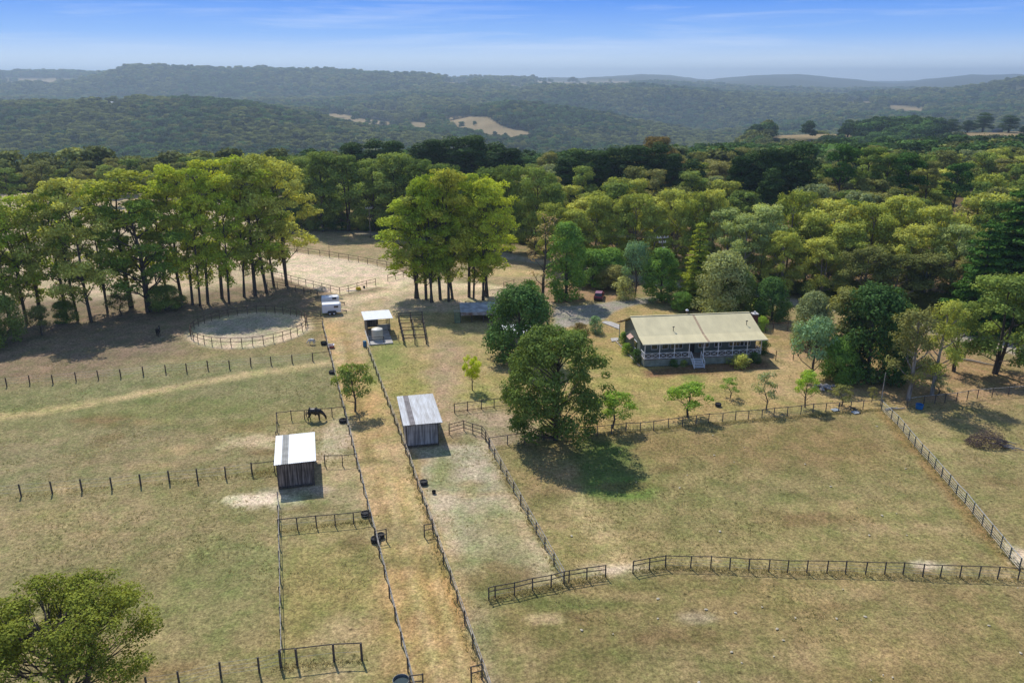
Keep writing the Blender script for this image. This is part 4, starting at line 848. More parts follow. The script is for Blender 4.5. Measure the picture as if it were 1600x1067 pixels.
def stock_yard():
    BLq, BRq, FRq, FLq = [at(*p)[:2] for p in ((623, 503), (660, 501), (666, 537), (631, 538))]
    e = empty('stock_yard', (FLq[0], FLq[1], 0), 0, 'dark timber rail yard with four cross fences beside the open shelter', 'yard')
    L = lambda a, b, t: (a[0]+(b[0]-a[0])*t-FLq[0], a[1]+(b[1]-a[1])*t-FLq[1])
    pm = post_mesh(1.75, 0.16, W_DARK)
    for t in (0, 0.33, 0.66, 1):
        a = L(FLq, BLq, t); b = L(FRq, BRq, t)
        for p in (a, ((a[0]+b[0])/2, (a[1]+b[1])/2), b): inst(pm, 'post', e, (*p, 0))
        for z in (1.6, 1.15): MB().bar((*a, z), (*b, z), 0.05, 0.11).build('rail', W_DARK, e)
    for t in (0.165, 0.495, 0.83):
        for A, B in ((FLq, BLq), (FRq, BRq)): inst(pm, 'post', e, (*L(A, B, t), 0))
    for A, B in ((FLq, BLq), (FRq, BRq)):
        for z in (1.6, 1.15, 0.7, 0.3): MB().bar((*L(A, B, 0), z), (*L(A, B, 1), z), 0.05, 0.12).build('rail', W_DARK, e)
    a = L(FLq, FRq, .5); b = L(BLq, BRq, .5)
    for t0, t1 in ((0, .3), (.38, 1)):
        for z in (1.5, 0.9): MB().bar((a[0]+(b[0]-a[0])*t0+.1, a[1]+(b[1]-a[1])*t0, z), (a[0]+(b[0]-a[0])*t1+.1, a[1]+(b[1]-a[1])*t1, z), 0.05, 0.11).build('rail', W_DARK, e)
stock_yard()

# ---------------------------------------------------------------- buildings
def plank_mat(name, c, c2, sx=7.0):
    if name in MATS: return MATS[name]
    m, N, L, B = new_mat(name)
    tc = N.new('ShaderNodeTexCoord'); mp = N.new('ShaderNodeMapping'); mp.inputs['Scale'].default_value = (sx, sx, 0.35)
    nz = N.new('ShaderNodeTexNoise'); nz.inputs['Scale'].default_value = 1.0; nz.inputs['Detail'].default_value = 3
    n2 = N.new('ShaderNodeTexNoise'); n2.inputs['Scale'].default_value = 0.8; n2.inputs['Detail'].default_value = 4
    cr = N.new('ShaderNodeValToRGB'); cr.color_ramp.elements[0].position = 0.38; cr.color_ramp.elements[1].position = 0.62
    cr.color_ramp.elements[0].color = c2; cr.color_ramp.elements[1].color = c
    mx = N.new('ShaderNodeMixRGB'); mx.blend_type = 'MULTIPLY'; mx.inputs[0].default_value = 0.7
    r2 = N.new('ShaderNodeMapRange'); r2.inputs[1].default_value = .3; r2.inputs[2].default_value = .7; r2.inputs[3].default_value = .55; r2.inputs[4].default_value = 1.2
    L.new(tc.outputs['Object'], mp.inputs[0]); L.new(mp.outputs[0], nz.inputs['Vector']); L.new(tc.outputs['Object'], n2.inputs['Vector'])
    L.new(nz.outputs['Fac'], cr.inputs['Fac']); L.new(n2.outputs['Fac'], r2.inputs[0]); L.new(cr.outputs[0], mx.inputs[1]); L.new(r2.outputs[0], mx.inputs[2])
    L.new(mx.outputs[0], B.inputs['Base Color']); B.inputs['Roughness'].default_value = 0.85; B.inputs['Specular IOR Level'].default_value = 0.2
    MATS[name] = m; return m
def roof_sheet(name, x0, x1, y0, y1, z0, z1, mat, parent, pitch=0.20, rib=0.03, th=0.03):
    # ribbed sheeting, ribs along y
    n = max(2, int((x1-x0)/pitch)); X = []; 
    for i in range(n):
        a = x0+(x1-x0)*i/n; w = (x1-x0)/n
        X += [(a, 0), (a+w*0.62, 0), (a+w*0.70, rib), (a+w*0.92, rib)]
    X.append((x1, 0)); V = []; F = []; m = len(X)
    for y, z in ((y0, z0), (y1, z1)):
        for x, dz in X: V.append((x, y, z+dz))
    for y, z in ((y0, z0), (y1, z1)):
        for x, dz in X: V.append((x, y, z+dz-th))
    for i in range(m-1):
        F.append((i, i+1, m+i+1, m+i)); F.append((2*m+i+1, 2*m+i, 3*m+i, 3*m+i+1))
        F.append((i+1, i, 2*m+i, 2*m+i+1)); F.append((m+i, m+i+1, 3*m+i+1, 3*m+i))
    F.append((0, m, 3*m, 2*m)); F.append((2*m-1, m-1, 3*m-1, 4*m-1))
    return MB().add(V, F).build(name, mat, parent)
ROOFW = paint('white_roof_metal', (0.80, 0.82, 0.84, 1), 0.42, 0.02, 0.6, metal=0.1, stretch=(4, 0.6, 1))
ROOFG = paint('galvanised_roof_metal', (0.60, 0.62, 0.645, 1), 0.40, 0.10, 0.7, metal=0.1, stretch=(5, 0.5, 1), c2=(0.44, 0.43, 0.42, 1))
SKYL = paint('translucent_roof_panel', (0.30, 0.305, 0.29, 1), 0.6, 0.15, 1.0)
SKYLB = paint('dull_roof_panel', (0.20, 0.18, 0.185, 1), 0.6, 0.2, 1.0)
def shed(label, org, rz, w, d, zf, zb, wallm, roofm, skym, strip, ov=0.35, right_open=(0.4, 1.0), gap=0.1):
    e = empty('horse_shed', (org[0], org[1], 0), rz, label, 'shed')
    zr = lambda y: zf+(zb-zf)*(y/d)
    def wall(name, a, b, z0, top_a, top_b, t=0.05):
        a = Vector((a[0], a[1], 0)); b = Vector((b[0], b[1], 0)); dd = (b-a).normalized(); nn = Vector((-dd.y, dd.x, 0))*t/2
        V = [(a+nn)+Vector((0, 0, z0)), (b+nn)+Vector((0, 0, z0)), (b+nn)+Vector((0, 0, top_b)), (a+nn)+Vector((0, 0, top_a)),
             (a-nn)+Vector((0, 0, z0)), (b-nn)+Vector((0, 0, z0)), (b-nn)+Vector((0, 0, top_b)), (a-nn)+Vector((0, 0, top_a))]
        MB().add(V, [(0, 1, 2, 3), (7, 6, 5, 4), (0, 4, 5, 1), (1, 5, 6, 2), (2, 6, 7, 3), (3, 7, 4, 0)]).build(name, wallm, e)
    wall('front_wall', (0.06, 0), (w-0.06, 0), gap, zf-.07, zf-.07); wall('back_wall', (0.06, d), (w-0.06, d), 0.05, zb-.07, zb-.07)
    wall('side_wall', (0, 0.06), (0, d-0.06), gap*.5, zr(0)-.07, zr(d)-.07)
    wall('side_wall', (w, 0.1), (w, d*right_open[0]), gap, zr(0)-.07, zr(d*right_open[0])-.07)
    for x, y in ((0, 0), (w, 0), (w, d*right_open[0]+.1), (w, d*0.72), (w, d), (0, d), (0, d/2)):
        MB().box((x, y, zr(y)/2-.04), (0.13, 0.13, zr(y)-.06)).build('post', W_DARK, e)
    bays = 4                                                     # cover battens over board joints
    for i in range(1, int(w/0.31)):
        MB().box((i*0.31, -0.04, (gap+zf)/2), (0.045, 0.02, zf-gap-.12)).build('batten', wallm, e)
    s0, s1 = strip; x0, x1 = -ov, w+ov*1.6; wx = x1-x0; zo = lambda y: zr(y)+0.03
    xs_ = [(x0, x0+wx*s0, roofm, 'roof'), (x0+wx*s0, x0+wx*s1, skym, 'roof_panel'), (x0+wx*s1, x1, roofm, 'roof')]
    for a, b, m_, nm in xs_: roof_sheet(nm, a, b, -0.45, d+0.35, zo(-0.45), zo(d+0.35), m_, e)
    MB().bar((x0+.05, -0.3, zr(0)-0.05), (x1-.05, -0.3, zr(0)-0.05), 0.05, 0.1).build('fascia', W_DARK, e)
    MB().bar((0.1, -0.10, 0.22), (w-.1, -0.10, 0.22), 0.06, 0.16).build('kick_board', W_DARK, e)
    return e
shed('brown vertical-board horse shed with bright white roof', at(436, 764)[:2], R(14.3), 3.7, 7.2, 3.05, 2.85, plank_mat('brown_boards', (0.33, 0.27, 0.23, 1), (0.085, 0.065, 0.055, 1)), ROOFW, SKYL, (0.18, 0.335), ov=0.25)
shed('grey board horse shed with silvery roof beside the lane', at(636, 700)[:2], R(12.4), 3.75, 8.9, 3.1, 2.95, plank_mat('grey_boards', (0.48, 0.46, 0.45, 1), (0.20, 0.19, 0.19, 1), 5), ROOFG, SKYLB, (0.17, 0.31), ov=0.35, right_open=(0.12, 1.0), gap=0.3)

def shelter():
    e = empty('open_shelter', (*at(577, 538)[:2], 0), R(15), 'open-sided shelter with white roof, concrete floor and dark posts', 'shelter')
    w, d = 4.0, 9.6; gm = plank_mat('shelter_boards', (0.26, 0.25, 0.25, 1), (0.12, 0.115, 0.11, 1))
    MB().box((1.9, 3.6, 0.05), (4.0, 8.2, 0.1)).build('floor_slab', paint('concrete', (0.50, 0.47, 0.43, 1), 0.9, 0.12, 1.2), e)
    ys_ = (4.1, 6.5, 9.2)
    for x in (0.15, w-0.1):
        for y in ys_: MB().box((x, y, 1.5), (0.13, 0.13, 2.95)).build('post', W_DARK, e)
    MB().box((0.08, 6.6, 1.45), (0.05, 5.0, 2.6)).build('side_wall', gm, e); MB().box((1.3, 9.25, 1.45), (2.3, 0.05, 2.7)).build('back_wall', gm, e)
    MB().bar((0.08, 0.2, 1.1), (0.08, 4.0, 1.1), .05, .1).build('rail', W_DARK, e)
    roof_sheet('roof', -0.35, w+0.5, 3.7, 9.6, 3.12, 2.95, ROOFW, e)
    for z in (1.1, 0.7): MB().bar((2.4, 9.2, z), (w-.1, 9.2, z), .05, .1).build('rail', W_DARK, e)
    for z in (1.15, 0.75): MB().bar((0.1, 0.0, z), (4.9, 0.0, z), .05, .09).build('rail', W_DARK, e)
    for x in (0.05, 2.4, 4.9): MB().box((x, 0, 0.6), (0.1, 0.1, 1.2)).build('post', W_DARK, e)
    return e
shelter()
def tank():
    x, y, _ = at(590, 531); e = empty('water_tank', (x, y, 0.1), 0, 'round cream water tank standing in the open shelter', 'tank')
    cream = paint('cream_plastic', (0.62, 0.57, 0.45, 1), 0.5, 0.04, 2)
    prof = [(0.92, 0)]
    for i in range(9): prof += [(0.92, 0.05+i*0.19), (0.945, 0.09+i*0.19), (0.92, 0.16+i*0.19)]
    MB().lathe(prof+[(0.93, 1.75)], 24).build('tank_wall', cream, e); MB().lathe([(0.96, 1.75), (0.9, 1.84), (0.5, 2.0), (0.2, 2.06)], 24).build('dome_lid', paint('cream_lid', (0.74, 0.70, 0.6, 1), 0.5, 0.04, 2), e)
tank()
def trough():
    x, y, _ = at(600, 515); e = empty('feed_box', (x, y, 0.1), R(15), 'pale box bench at the back of the open shelter', 'box')
    m = paint('pale_box', (0.55, 0.52, 0.46, 1), 0.7, 0.1, 2)
    MB().box((0, 0, 0.35), (2.2, 0.8, 0.7)).build('box_body', m, e, bevel=.02); MB().box((0, 0, 0.73), (2.3, 0.9, 0.06)).build('lid', m, e, bevel=.01)
trough()
def leanto():
    x, y, _ = at(712, 504); e = empty('lean_to_shed', (x, y, 0), R(6), 'low open-fronted lean-to with rusty grey roof under the gums', 'shed')
    rus = paint('rusty_sheet', (0.48, 0.47, 0.46, 1), 0.7, 0.25, 0.9, c2=(0.22, 0.13, 0.09, 1)); rm = paint('old_roof_metal', (0.52, 0.53, 0.54, 1), 0.45, 0.2, 1.0, metal=.2)
    w = 7.4; d = 4.2
    roof_sheet('roof', 0.9, w, -0.3, d, 1.95, 2.5, rm, e)
    MB().box((4.2, -0.25, 1.62), (6.4, 0.04, 0.55)).build('front_panel', rus, e)
    MB().box((4.2, d-.1, 1.2), (6.4, .05, 2.3)).build('back_wall', rus, e); MB().box((w-.1, 2, 1.1), (.05, 4, 2.0)).build('side_wall', rus, e)
    for px_ in (0.9, 2.9, 5.0, w-.15): MB().box((px_, -.1, .95), (.12, .12, 1.9)).build('post', W_DARK, e)
    MB().box((0.35, 0.2, 1.0), (0.95, 1.1, 2.0)).build('cubicle', paint('faded_green_tin', (0.22, 0.27, 0.15, 1), 0.7, 0.2, 2), e)
    MB().box((-0.15, 0.2, 1.0), (0.06, 1.0, 1.9)).build('cubicle_side', paint('teal_tin', (0.10, 0.20, 0.20, 1), 0.7, 0.2, 2), e)
    MB().box((0.3, 0.2, 2.08), (1.2, 1.3, 0.08)).build('cubicle_roof', paint('straw_tin', (0.42, 0.38, 0.24, 1), 0.7, 0.2, 2), e)
leanto()
def carport():
    x, y, _ = at(786, 541); e = empty('garden_shed', (x, y, 0), R(10), 'low white-roofed shed mostly hidden under the dark glossy tree', 'shed')
    MB().box((2.5, 2, 1.0), (4.6, 3.6, 2.0)).build('wall', paint('shed_tin', (0.30, 0.30, 0.29, 1), .7, .1, 2), e); roof_sheet('roof', -.1, 5.2, -.1, 4.2, 2.1, 2.3, ROOFW, e)
carport()
def house():
    ox, oy, _ = at(1005.8, 573.2); ang_ = R(7.2)
    e = empty('farmhouse', (ox, oy, 0), ang_, 'long dark green weatherboard farmhouse with cream roof and white veranda', 'house')
    Lh = 18.6; FL = 1.15; EV = 3.62; V0 = 2.2; yr = 7.3; D = 11.6; RH = 5.75; yk = V0
    wl, N, L, B = new_mat('green_weatherboard')
    tc = N.new('ShaderNodeTexCoord'); wv = N.new('ShaderNodeTexWave'); wv.bands_direction = 'Z'; wv.inputs['Scale'].default_value = 1.6; wv.wave_profile = 'SAW'
    cr = N.new('ShaderNodeValToRGB'); cr.color_ramp.elements[0].color = (0.07, 0.088, 0.078, 1); cr.color_ramp.elements[1].color = (0.15, 0.18, 0.16, 1); cr.color_ramp.elements[1].position = 0.25
    L.new(tc.outputs['Object'], wv.inputs['Vector']); L.new(wv.outputs['Fac'], cr.inputs['Fac']); L.new(cr.outputs['Color'], B.inputs['Base Color']); B.inputs['Roughness'].default_value = .7
    white = paint('white_trim', (0.80, 0.81, 0.84, 1), 0.5, 0.03, 2); baseg = paint('grey_green_base', (0.26, 0.29, 0.235, 1), 0.8, 0.15, 1.5)
    cream = paint('cream_roof', (0.70, 0.61, 0.36, 1), 0.6, 0.06, 0.8, stretch=(1, 0.3, 1)); dark = paint('dark_interior', (0.02, 0.02, 0.02, 1), .8, .1, 2)
    # front wall with window and door openings filled by frames set proud
    MB().box((Lh/2, V0+.06, (FL+3.9)/2), (Lh, .12, 3.9-FL)).build('front_wall', wl, e)
    MB().box((Lh/2, D-.06, 1.95), (Lh, .12, 3.9)).build('back_wall', wl, e)
    zt = lambda y: (EV+.25+(4.05-EV-.25)*(y/yk) if y < yk else (4.05+(RH-4.05)*(y-yk)/(yr-yk) if y < yr else RH-(RH-3.75)*(y-yr)/(D-yr)))
    for x0 in (0.0, Lh-.12):
        P = [(V0, 0.0), (D, 0.0), (D, zt(D)-.12), (yr, zt(yr)-.12), (V0, zt(V0)-.12)]
        V = [(x0, p[0], p[1]) for p in P]+[(x0+.12, p[0], p[1]) for p in P]; n = len(P)
        MB().add(V, [tuple(range(n-1, -1, -1)), tuple(range(n, 2*n))]+[(i, (i+1) % n, (i+1) % n+n, i+n) for i in range(n)]).build('gable_wall', wl, e)
    MB().box((Lh/2, .05, FL/2-.04), (Lh-.04, .1, FL-.12)).build('base_skirt', baseg, e); MB().box((.05, V0/2, FL/2-.04), (.1, V0-.14, FL-.12)).build('base_skirt', baseg, e)
    MB().box((Lh-.05, V0/2, FL/2-.04), (.1, V0-.14, FL-.12)).build('base_skirt', baseg, e)
    MB().box((Lh/2, V0/2-.02, FL-.02), (Lh+.06, V0-.06, .1)).build('veranda_floor', paint('deck_boards', (.26, .22, .19, 1), .8, .2, 3), e)
    # roof: two pitches in front, one behind
    ox0, ox1 = -.42, Lh+.75
    def slab(nm, ya, za, yb, zb, x0=ox0, x1=ox1, m=cream, t=.09):
        V = [(x0, ya, za), (x1, ya, za), (x1, yb, zb), (x0, yb, zb), (x0, ya, za-t), (x1, ya, za-t), (x1, yb, zb-t), (x0, yb, zb-t)]
        return MB().add(V, [(0, 1, 2, 3), (7, 6, 5, 4), (0, 4, 5, 1), (1, 5, 6, 2), (2, 6, 7, 3), (3, 7, 4, 0)])
    rf = slab('r', yk, 4.2, yr, RH+.12); rf.build('roof', cream, e)
    slab('r', -.38, 3.74, yk-.003, 4.195).build('veranda_roof', cream, e)
    slab('r', yr+.003, RH+.12, D+.5, 3.78).build('roof', cream, e)
    MB().bar((ox0, yr, RH+.15), (ox1, yr, RH+.15), .3, .05).build('ridge_cap', cream, e)
    MB().bar((ox0, -.42, 3.66), (ox1, -.42, 3.66), .1, .12).build('gutter', paint('cream_gutter', (.60, .58, .47, 1), .5, .04, 2), e)
    # rust coloured join down the roof
    xj = 9.9; rs = paint('rust_streak', (.46, .33, .21, 1), .8, .12, 2)
    for a, za, b, zb in ((yk, 4.2, yr, RH+.12), (-.36, 3.75, yk-.02, 4.19)):
        MB().bar((xj, a, za+.012), (xj, b, zb+.012), .34, .02).build('roof_join', rs, e)
    # posts, balustrade
    px_ = [0.06+i*2.32 for i in range(9)]; px_ = [min(p, Lh-.1) for p in px_]; px_[-1] = Lh-.08
    door0, door1 = 7.35, 8.95
    for x in px_: MB().box((x, .06, (FL+3.68)/2+.02), (.11, .11, 3.66-FL)).build('veranda_post', white, e)
    def bal(x0, x1, y0=.06, y1=.06, nx_=2):
        s = MB(); a = Vector((x0, y0, 0)); b = Vector((x1, y1, 0))
        for z in (FL+.12, FL+.95): s.bar(a+Vector((0, 0, z)), b+Vector((0, 0, z)), .06, .07)
        for i in range(nx_):
            p = a+(b-a)*(i/nx_); q = a+(b-a)*((i+1)/nx_)
            s.bar(p+Vector((0, 0, FL+.15)), q+Vector((0, 0, FL+.91)), .04, .05); s.bar(p+Vector((0, .03, FL+.91)), q+Vector((0, .03, FL+.15)), .04, .05)
            if i: s.bar(p+Vector((0, 0, FL+.12)), p+Vector((0, 0, FL+.95)), .05, .05)
        s.build('balustrade', white, e)
    for a, b in zip(px_[:-1], px_[1:]):
        if a < door0 < b-.01: bal(a+.06, door0, nx_=1)
        elif a < door1 < b-.01: bal(door1, b-.06, nx_=1)
        elif not (a > door0 and b < door1): bal(a+.06, b-.06)
    bal(.06, .06, .1, V0-.05, 2); bal(Lh-.06, Lh-.06, .1, V0-.05, 2)
    # stairs
    st = empty('stairs', (0, 0, 0)); st.parent = e
    for k in range(6):
        z = FL-.02-(k+1)*.165; y = -.15-k*.28
        MB().box(((door0+door1)/2, y, z), (door1-door0-.1, .27, .05)).build('step', white, st)
    for x in (door0, door1):
        MB().bar((x, .02, FL-.05), (x, -1.85, .08), .06, .26).build('stringer', white, st)
        MB().bar((x, 0, FL+.95), (x, -1.8, 1.05), .07, .07).build('handrail', white, st)
        for q in (0, .5, 1): MB().box((x, -1.8*q, (FL*(1-q)+.05+FL*(1-q)+.95)/2+.03), (.08, .08, .95)).build('baluster_post', white, st)
    # windows, doors
    def win(x, w, z0=FL+.85, h=1.35, panes=3, y=V0-.02):
        f = empty('window', (0, 0, 0)); f.parent = e
        fr = MB(); 
        for a, b, c_, d_ in ((x-w/2, z0, x+w/2, z0), (x-w/2, z0+h, x+w/2, z0+h)): fr.bar((a, y-.02, b), (c_, y-.02, d_), .06, .09)
        for i in range(panes+1):
            xx = x-w/2+w*i/panes; fr.bar((xx, y-.025, z0+.045), (xx, y-.025, z0+h-.045), .07, .06)
        fr.build('frame', white, f); MB().box((x, y, z0+h/2), (w-.04, .03, h-.04)).build('pane', glass_mat(), f)
    win(3.9, 1.0, panes=1); win(2.2, 1.0, panes=1); win(5.75, 1.9); win(10.1, 1.7); win(12.4, 1.1, panes=2); win(15.4, 2.4, panes=4); win(17.2, .9, panes=1)
    MB().box((8.15, V0-.03, FL+1.05), (.95, .06, 2.1)).build('doorway', dark, e)  # flat panel; near-black colour stands in for the unlit interior
    gw = empty('window', (0, 0, 0)); gw.parent = e
    for k, (y0_, y1_) in enumerate(((4.1, 5.6),)):
        MB().box((-.03, (y0_+y1_)/2, 2.0), (.05, 1.5, 1.2)).build('pane', glass_mat(), gw)
        f = MB(); f.bar((-.05, y0_, 1.38), (-.05, y1_, 1.38), .07, .08); f.bar((-.05, y0_, 2.62), (-.05, y1_, 2.62), .07, .08); f.build('frame', white, gw)
    V = [(-.06, 6.0, 2.9), (-.06, 8.0, 2.9), (-.75, 8.0, 2.5), (-.75, 6.0, 2.5)]; MB().add(V+[(a, b, c-.05) for a, b, c in V], [(0, 1, 2, 3), (7, 6, 5, 4), (0, 4, 5, 1), (1, 5, 6, 2), (2, 6, 7, 3), (3, 7, 4, 0)]).build('awning', paint('pink_awning', (.58, .36, .30, 1), .7, .1, 2), e)
    MB().box((-.25, 3.3, 0.8), (.5, .7, .55)).build('air_unit', white, e, bevel=.03)
    V = [(-.06, 9.6, 0), (-1.0, 9.6, 0), (-1.0, 11.4, 0), (-.06, 11.4, 0)]
    MB().box((-1.0, 11.2, 1.8), (.12, .12, 3.5)).build('porch_post', paint('cream_post', (.6, .58, .45, 1), .6, .05, 2), e)
    slab('r', 9.4, 4.62, 12.1, 3.55, -1.3, -.43).build('porch_roof', paint('brown_fascia', (.16, .10, .07, 1), .8, .1, 2), e)
    # chimney, flues
    ch = MB().box((Lh+1.75, 7.4, 2.75), (.85, .95, 5.5)).build('chimney', paint('red_brick', (.20, .075, .06, 1), .9, .25, 9), e)
    MB().box((Lh+1.75, 7.4, 5.57), (1.0, 1.1, .14)).build('chimney_cap', paint('pale_cap', (.62, .58, .55, 1), .8, .1, 3), ch); MB().tube([(Lh+1.75, 7.4, 5.6), (Lh+1.75, 7.4, 5.95)], .16, 10).build('chimney_pot', paint('white_pot', (.75, .73, .7, 1), .7, .05, 3), ch)
    fl = MB().tube([(9.1, 7.9, 5.2), (9.1, 7.9, 6.35)], .14, 10).build('flue', paint('rusty_flue', (.10, .06, .05, 1), .7, .2, 3), e); MB().lathe([(.26, 6.33), (.26, 6.42), (.1, 6.56)], 10, (9.1, 7.9, 0)).build('cowl', white, fl)
    dk = paint('dark_metal', (.03, .03, .03, 1), .5, .1, 3)
    for x, y in ((5.4, 3.2), (17.6, 4.0)):
        z = 4.2+(RH+.12-4.2)*(y-yk)/(yr-yk); v_ = MB().tube([(x, y, z-.05), (x, y, z+.6)], .05, 8).build('roof_vent', dk, e); MB().tube([(x-.12, y, z+.62), (x+.15, y, z+.68)], .09, 8).build('cowl', dk, v_)
house()
def slab_thing(label, px, th=.08, c=(.48, .45, .41, 1)):
    P = [at(*p)[:2] for p in px]; o = P[0]; e = empty('paving_slab', (o[0], o[1], 0), 0, label, 'paving')
    n = len(P); V = [(p[0]-o[0], p[1]-o[1], -.03) for p in P]+[(p[0]-o[0], p[1]-o[1], th) for p in P]
    MB().add(V, [tuple(range(n-1, -1, -1)), tuple(range(n, 2*n))]+[(i, (i+1) % n, (i+1) % n+n, i+n) for i in range(n)]).build('slab', paint('pale_concrete', c, .9, .1, 2), e)
slab_thing('pale concrete pad between driveway and house porch', [(940, 504), (968, 515), (968, 508), (955, 503), (945, 502)])
slab_thing('small white paving pad beside the gable garden bed', [(954, 529), (956, 534), (966, 532), (966, 528)], c=(.66, .64, .6, 1))
def edging():
    a, b = at(962, 533), at(999, 572); e = empty('garden_edging', a, 0, 'pale timber edging along the garden bed at the gable wall', 'edging')
    MB().bar((0, 0, .06), (b[0]-a[0], b[1]-a[1], .06), .12, .16).build('sleeper', paint('pale_sleeper', (.5, .42, .36, 1), .8, .15, 2), e)
edging()

# far buildings
def far_house(sx, Y, w, label, wall=(.7, .68, .64, 1), roof=(.75, .75, .75, 1), base=None):
    x, y = at_y(sx, Y); z = z_at(base, Y) if base else float(relief(np.array([x]), np.array([y]))[0])
    zr_ = float(relief(np.array([x]), np.array([y]))[0]); z = zr_+1
    e = empty('distant_house', (x, y, z), R(8), label, 'house'); d = w*.55; h = 5.5
    MB().box((0, 0, h/2-1), (w, d, h+2)).build('wall', paint('far_wall%d' % int(wall[0]*100), wall, .8, .05, .2), e)
    V = [(-w/2-1, -d/2-1, h), (w/2+1, -d/2-1, h), (w/2+1, d/2+1, h), (-w/2-1, d/2+1, h), (-w/2-1, 0, h+3.5), (w/2+1, 0, h+3.5)]
    MB().add(V, [(0, 1, 5, 4), (2, 3, 4, 5), (0, 4, 3), (1, 2, 5), (3, 2, 1, 0)]).build('roof', paint('far_roof%d' % int(roof[0]*100), roof, .5, .05, .2), e)
far_house(668, 2150, 20, 'small pale house in the valley beside the dark plantation', (.6, .5, .38, 1), (.7, .62, .5, 1))
far_house(1372, 3300, 34, 'long white roofed house on the far hillside', roof=(.85, .85, .85, 1))
far_house(1342, 2750, 20, 'small white building below the long white roofed house')
far_house(1349, 2300, 16, 'white shed lowest of the far hillside buildings')
far_house(1152, 2500, 22, 'pale building in the dark forest of the middle valley')
far_house(164, 1660, 16, 'pale roofed house near the crest of the dark forested hill', roof=(.6, .62, .64, 1))
far_house(133, 1640, 10, 'smaller white house near the crest of the dark forested hill')
far_house(816, 3400, 18, 'pale house on the middle ridge')
def far_shed():
    x, y = at_y(1574, 855); z = float(relief(np.array([x]), np.array([y]))[0]); e = empty('distant_shed', (x, y, z), 0, 'long low grey shed on the distant dry paddock', 'shed')
    MB().box((0, 0, 1.2), (9, 4, 2.8)).build('wall', paint('grey_tin', (.4, .4, .42, 1), .6, .1, 1), e); MB().box((0, 0, 2.75), (9.6, 4.8, .25)).build('roof', paint('grey_tin_roof', (.6, .6, .62, 1), .5, .1, 1), e)
far_shed()
def tower():
    x, y = at_y(5, 4300); z = float(relief(np.array([x]), np.array([y]))[0]); e = empty('lattice_tower', (x, y, z), 0, 'thin lattice tower on the far skyline at the left edge', 'tower'); m = W_DARK; H = 62
    for i in (-1, 1):
        for j in (-1, 1): MB().tube([(i*4, j*4, -3), (i*.6, j*.6, H)], [.5, .3], 4).build('leg', m, e)
    for k in range(7):
        s = 4-3.4*k/7; t = 4-3.4*(k+1)/7
        MB().bar((-s, -s, H*k/7), (t, -t, H*(k+1)/7), .3, .3).build('brace', m, e)
tower()
# ---------------------------------------------------------------- horse floats, car, tyres, tubs, poles
WHITEP = paint('white_paint', (0.78, 0.79, 0.80, 1), 0.35, 0.03, 1)
RUB = paint('black_rubber', (0.022, 0.022, 0.024, 1), 0.8, 0.2, 4)
DKM = paint('dark_steel', (.05, .05, .055, 1), .6, .2, 3)
def horse_float(px, rz, label, L=3.4, Wd=1.9, H=2.15):
    x, y, _ = at(*px); e = empty('horse_float', (x, y, 0), rz, label, 'trailer')
    prof = [(-Wd/2, .45), (Wd/2, .45), (Wd/2, H-.35), (Wd/2-.12, H-.1), (Wd/2-.4, H), (-Wd/2+.4, H), (-Wd/2+.12, H-.1), (-Wd/2, H-.35)]
    n = len(prof)
    V = [(-L/2, p[0], p[1]) for p in prof]+[(L/2-.25, p[0], p[1]) for p in prof]+[(L/2, p[0]*.82, .45+(p[1]-.45)*.86) for p in prof]
    F = [tuple(range(n-1, -1, -1)), tuple(range(2*n, 3*n))]+[(s*n+i, s*n+(i+1) % n, (s+1)*n+(i+1) % n, (s+1)*n+i) for s in (0, 1) for i in range(n)]
    MB().add(V, F).build('body', WHITEP, e)
    MB().box((-L/2-.03, 0, 1.0), (.05, Wd-.15, 1.05)).build('ramp', WHITEP, e, bevel=.01)
    MB().box((-L/2-.01, 0, 1.82), (.04, Wd-.35, .42)).build('rear_opening_shade', DKM, e)  # solid plate; shade inside the float painted as its dark colour
    MB().box((L/2-.9, -Wd/2-.012, 1.55), (.8, .03, .35)).build('side_window', glass_mat(), e)
    for s in (-1, 1):
        gq = MB()
        gq.prism([(-.85, .42), (-.7, .82), (.7, .82), (.85, .42)], s*(Wd/2+.01), s*(Wd/2+.26)); gq.build('mudguard', DKM, e)
        for dx in (-.38, .38):
            w = MB().tube([(dx, s*(Wd/2+.02), .32), (dx, s*(Wd/2+.22), .32)], .32, 18).build('wheel', RUB, e)
            MB().tube([(dx, s*(Wd/2+.221), .32), (dx, s*(Wd/2+.235), .32)], .18, 12).build('hub', WHITEP, w)
    for s in (-1, 1): MB().bar((L/2-.1, s*.6, .42), (L/2+1.1, 0, .42), .07, .1).build('drawbar', DKM, e)
    MB().tube([(L/2+.9, 0, 0.02), (L/2+.9, 0, .5)], .07, 8).build('jockey_wheel', DKM, e)
    return e
horse_float((519, 490), R(12), 'white horse float with dark mudguards, the nearer of two')
horse_float((517, 477), R(12), 'low white rounded trailer behind the nearer horse float', L=3.3, Wd=1.7, H=1.95)
def loft(sections, mat, name, parent):
    n = len(sections[0]); V = [p for s in sections for p in s]
    F = [tuple(range(n-1, -1, -1)), tuple(range((len(sections)-1)*n, len(sections)*n))]+[(a*n+i, a*n+(i+1) % n, (a+1)*n+(i+1) % n, (a+1)*n+i) for a in range(len(sections)-1) for i in range(n)]
    return MB().add(V, F).build(name, mat, parent, bevel=.04, smooth=False)
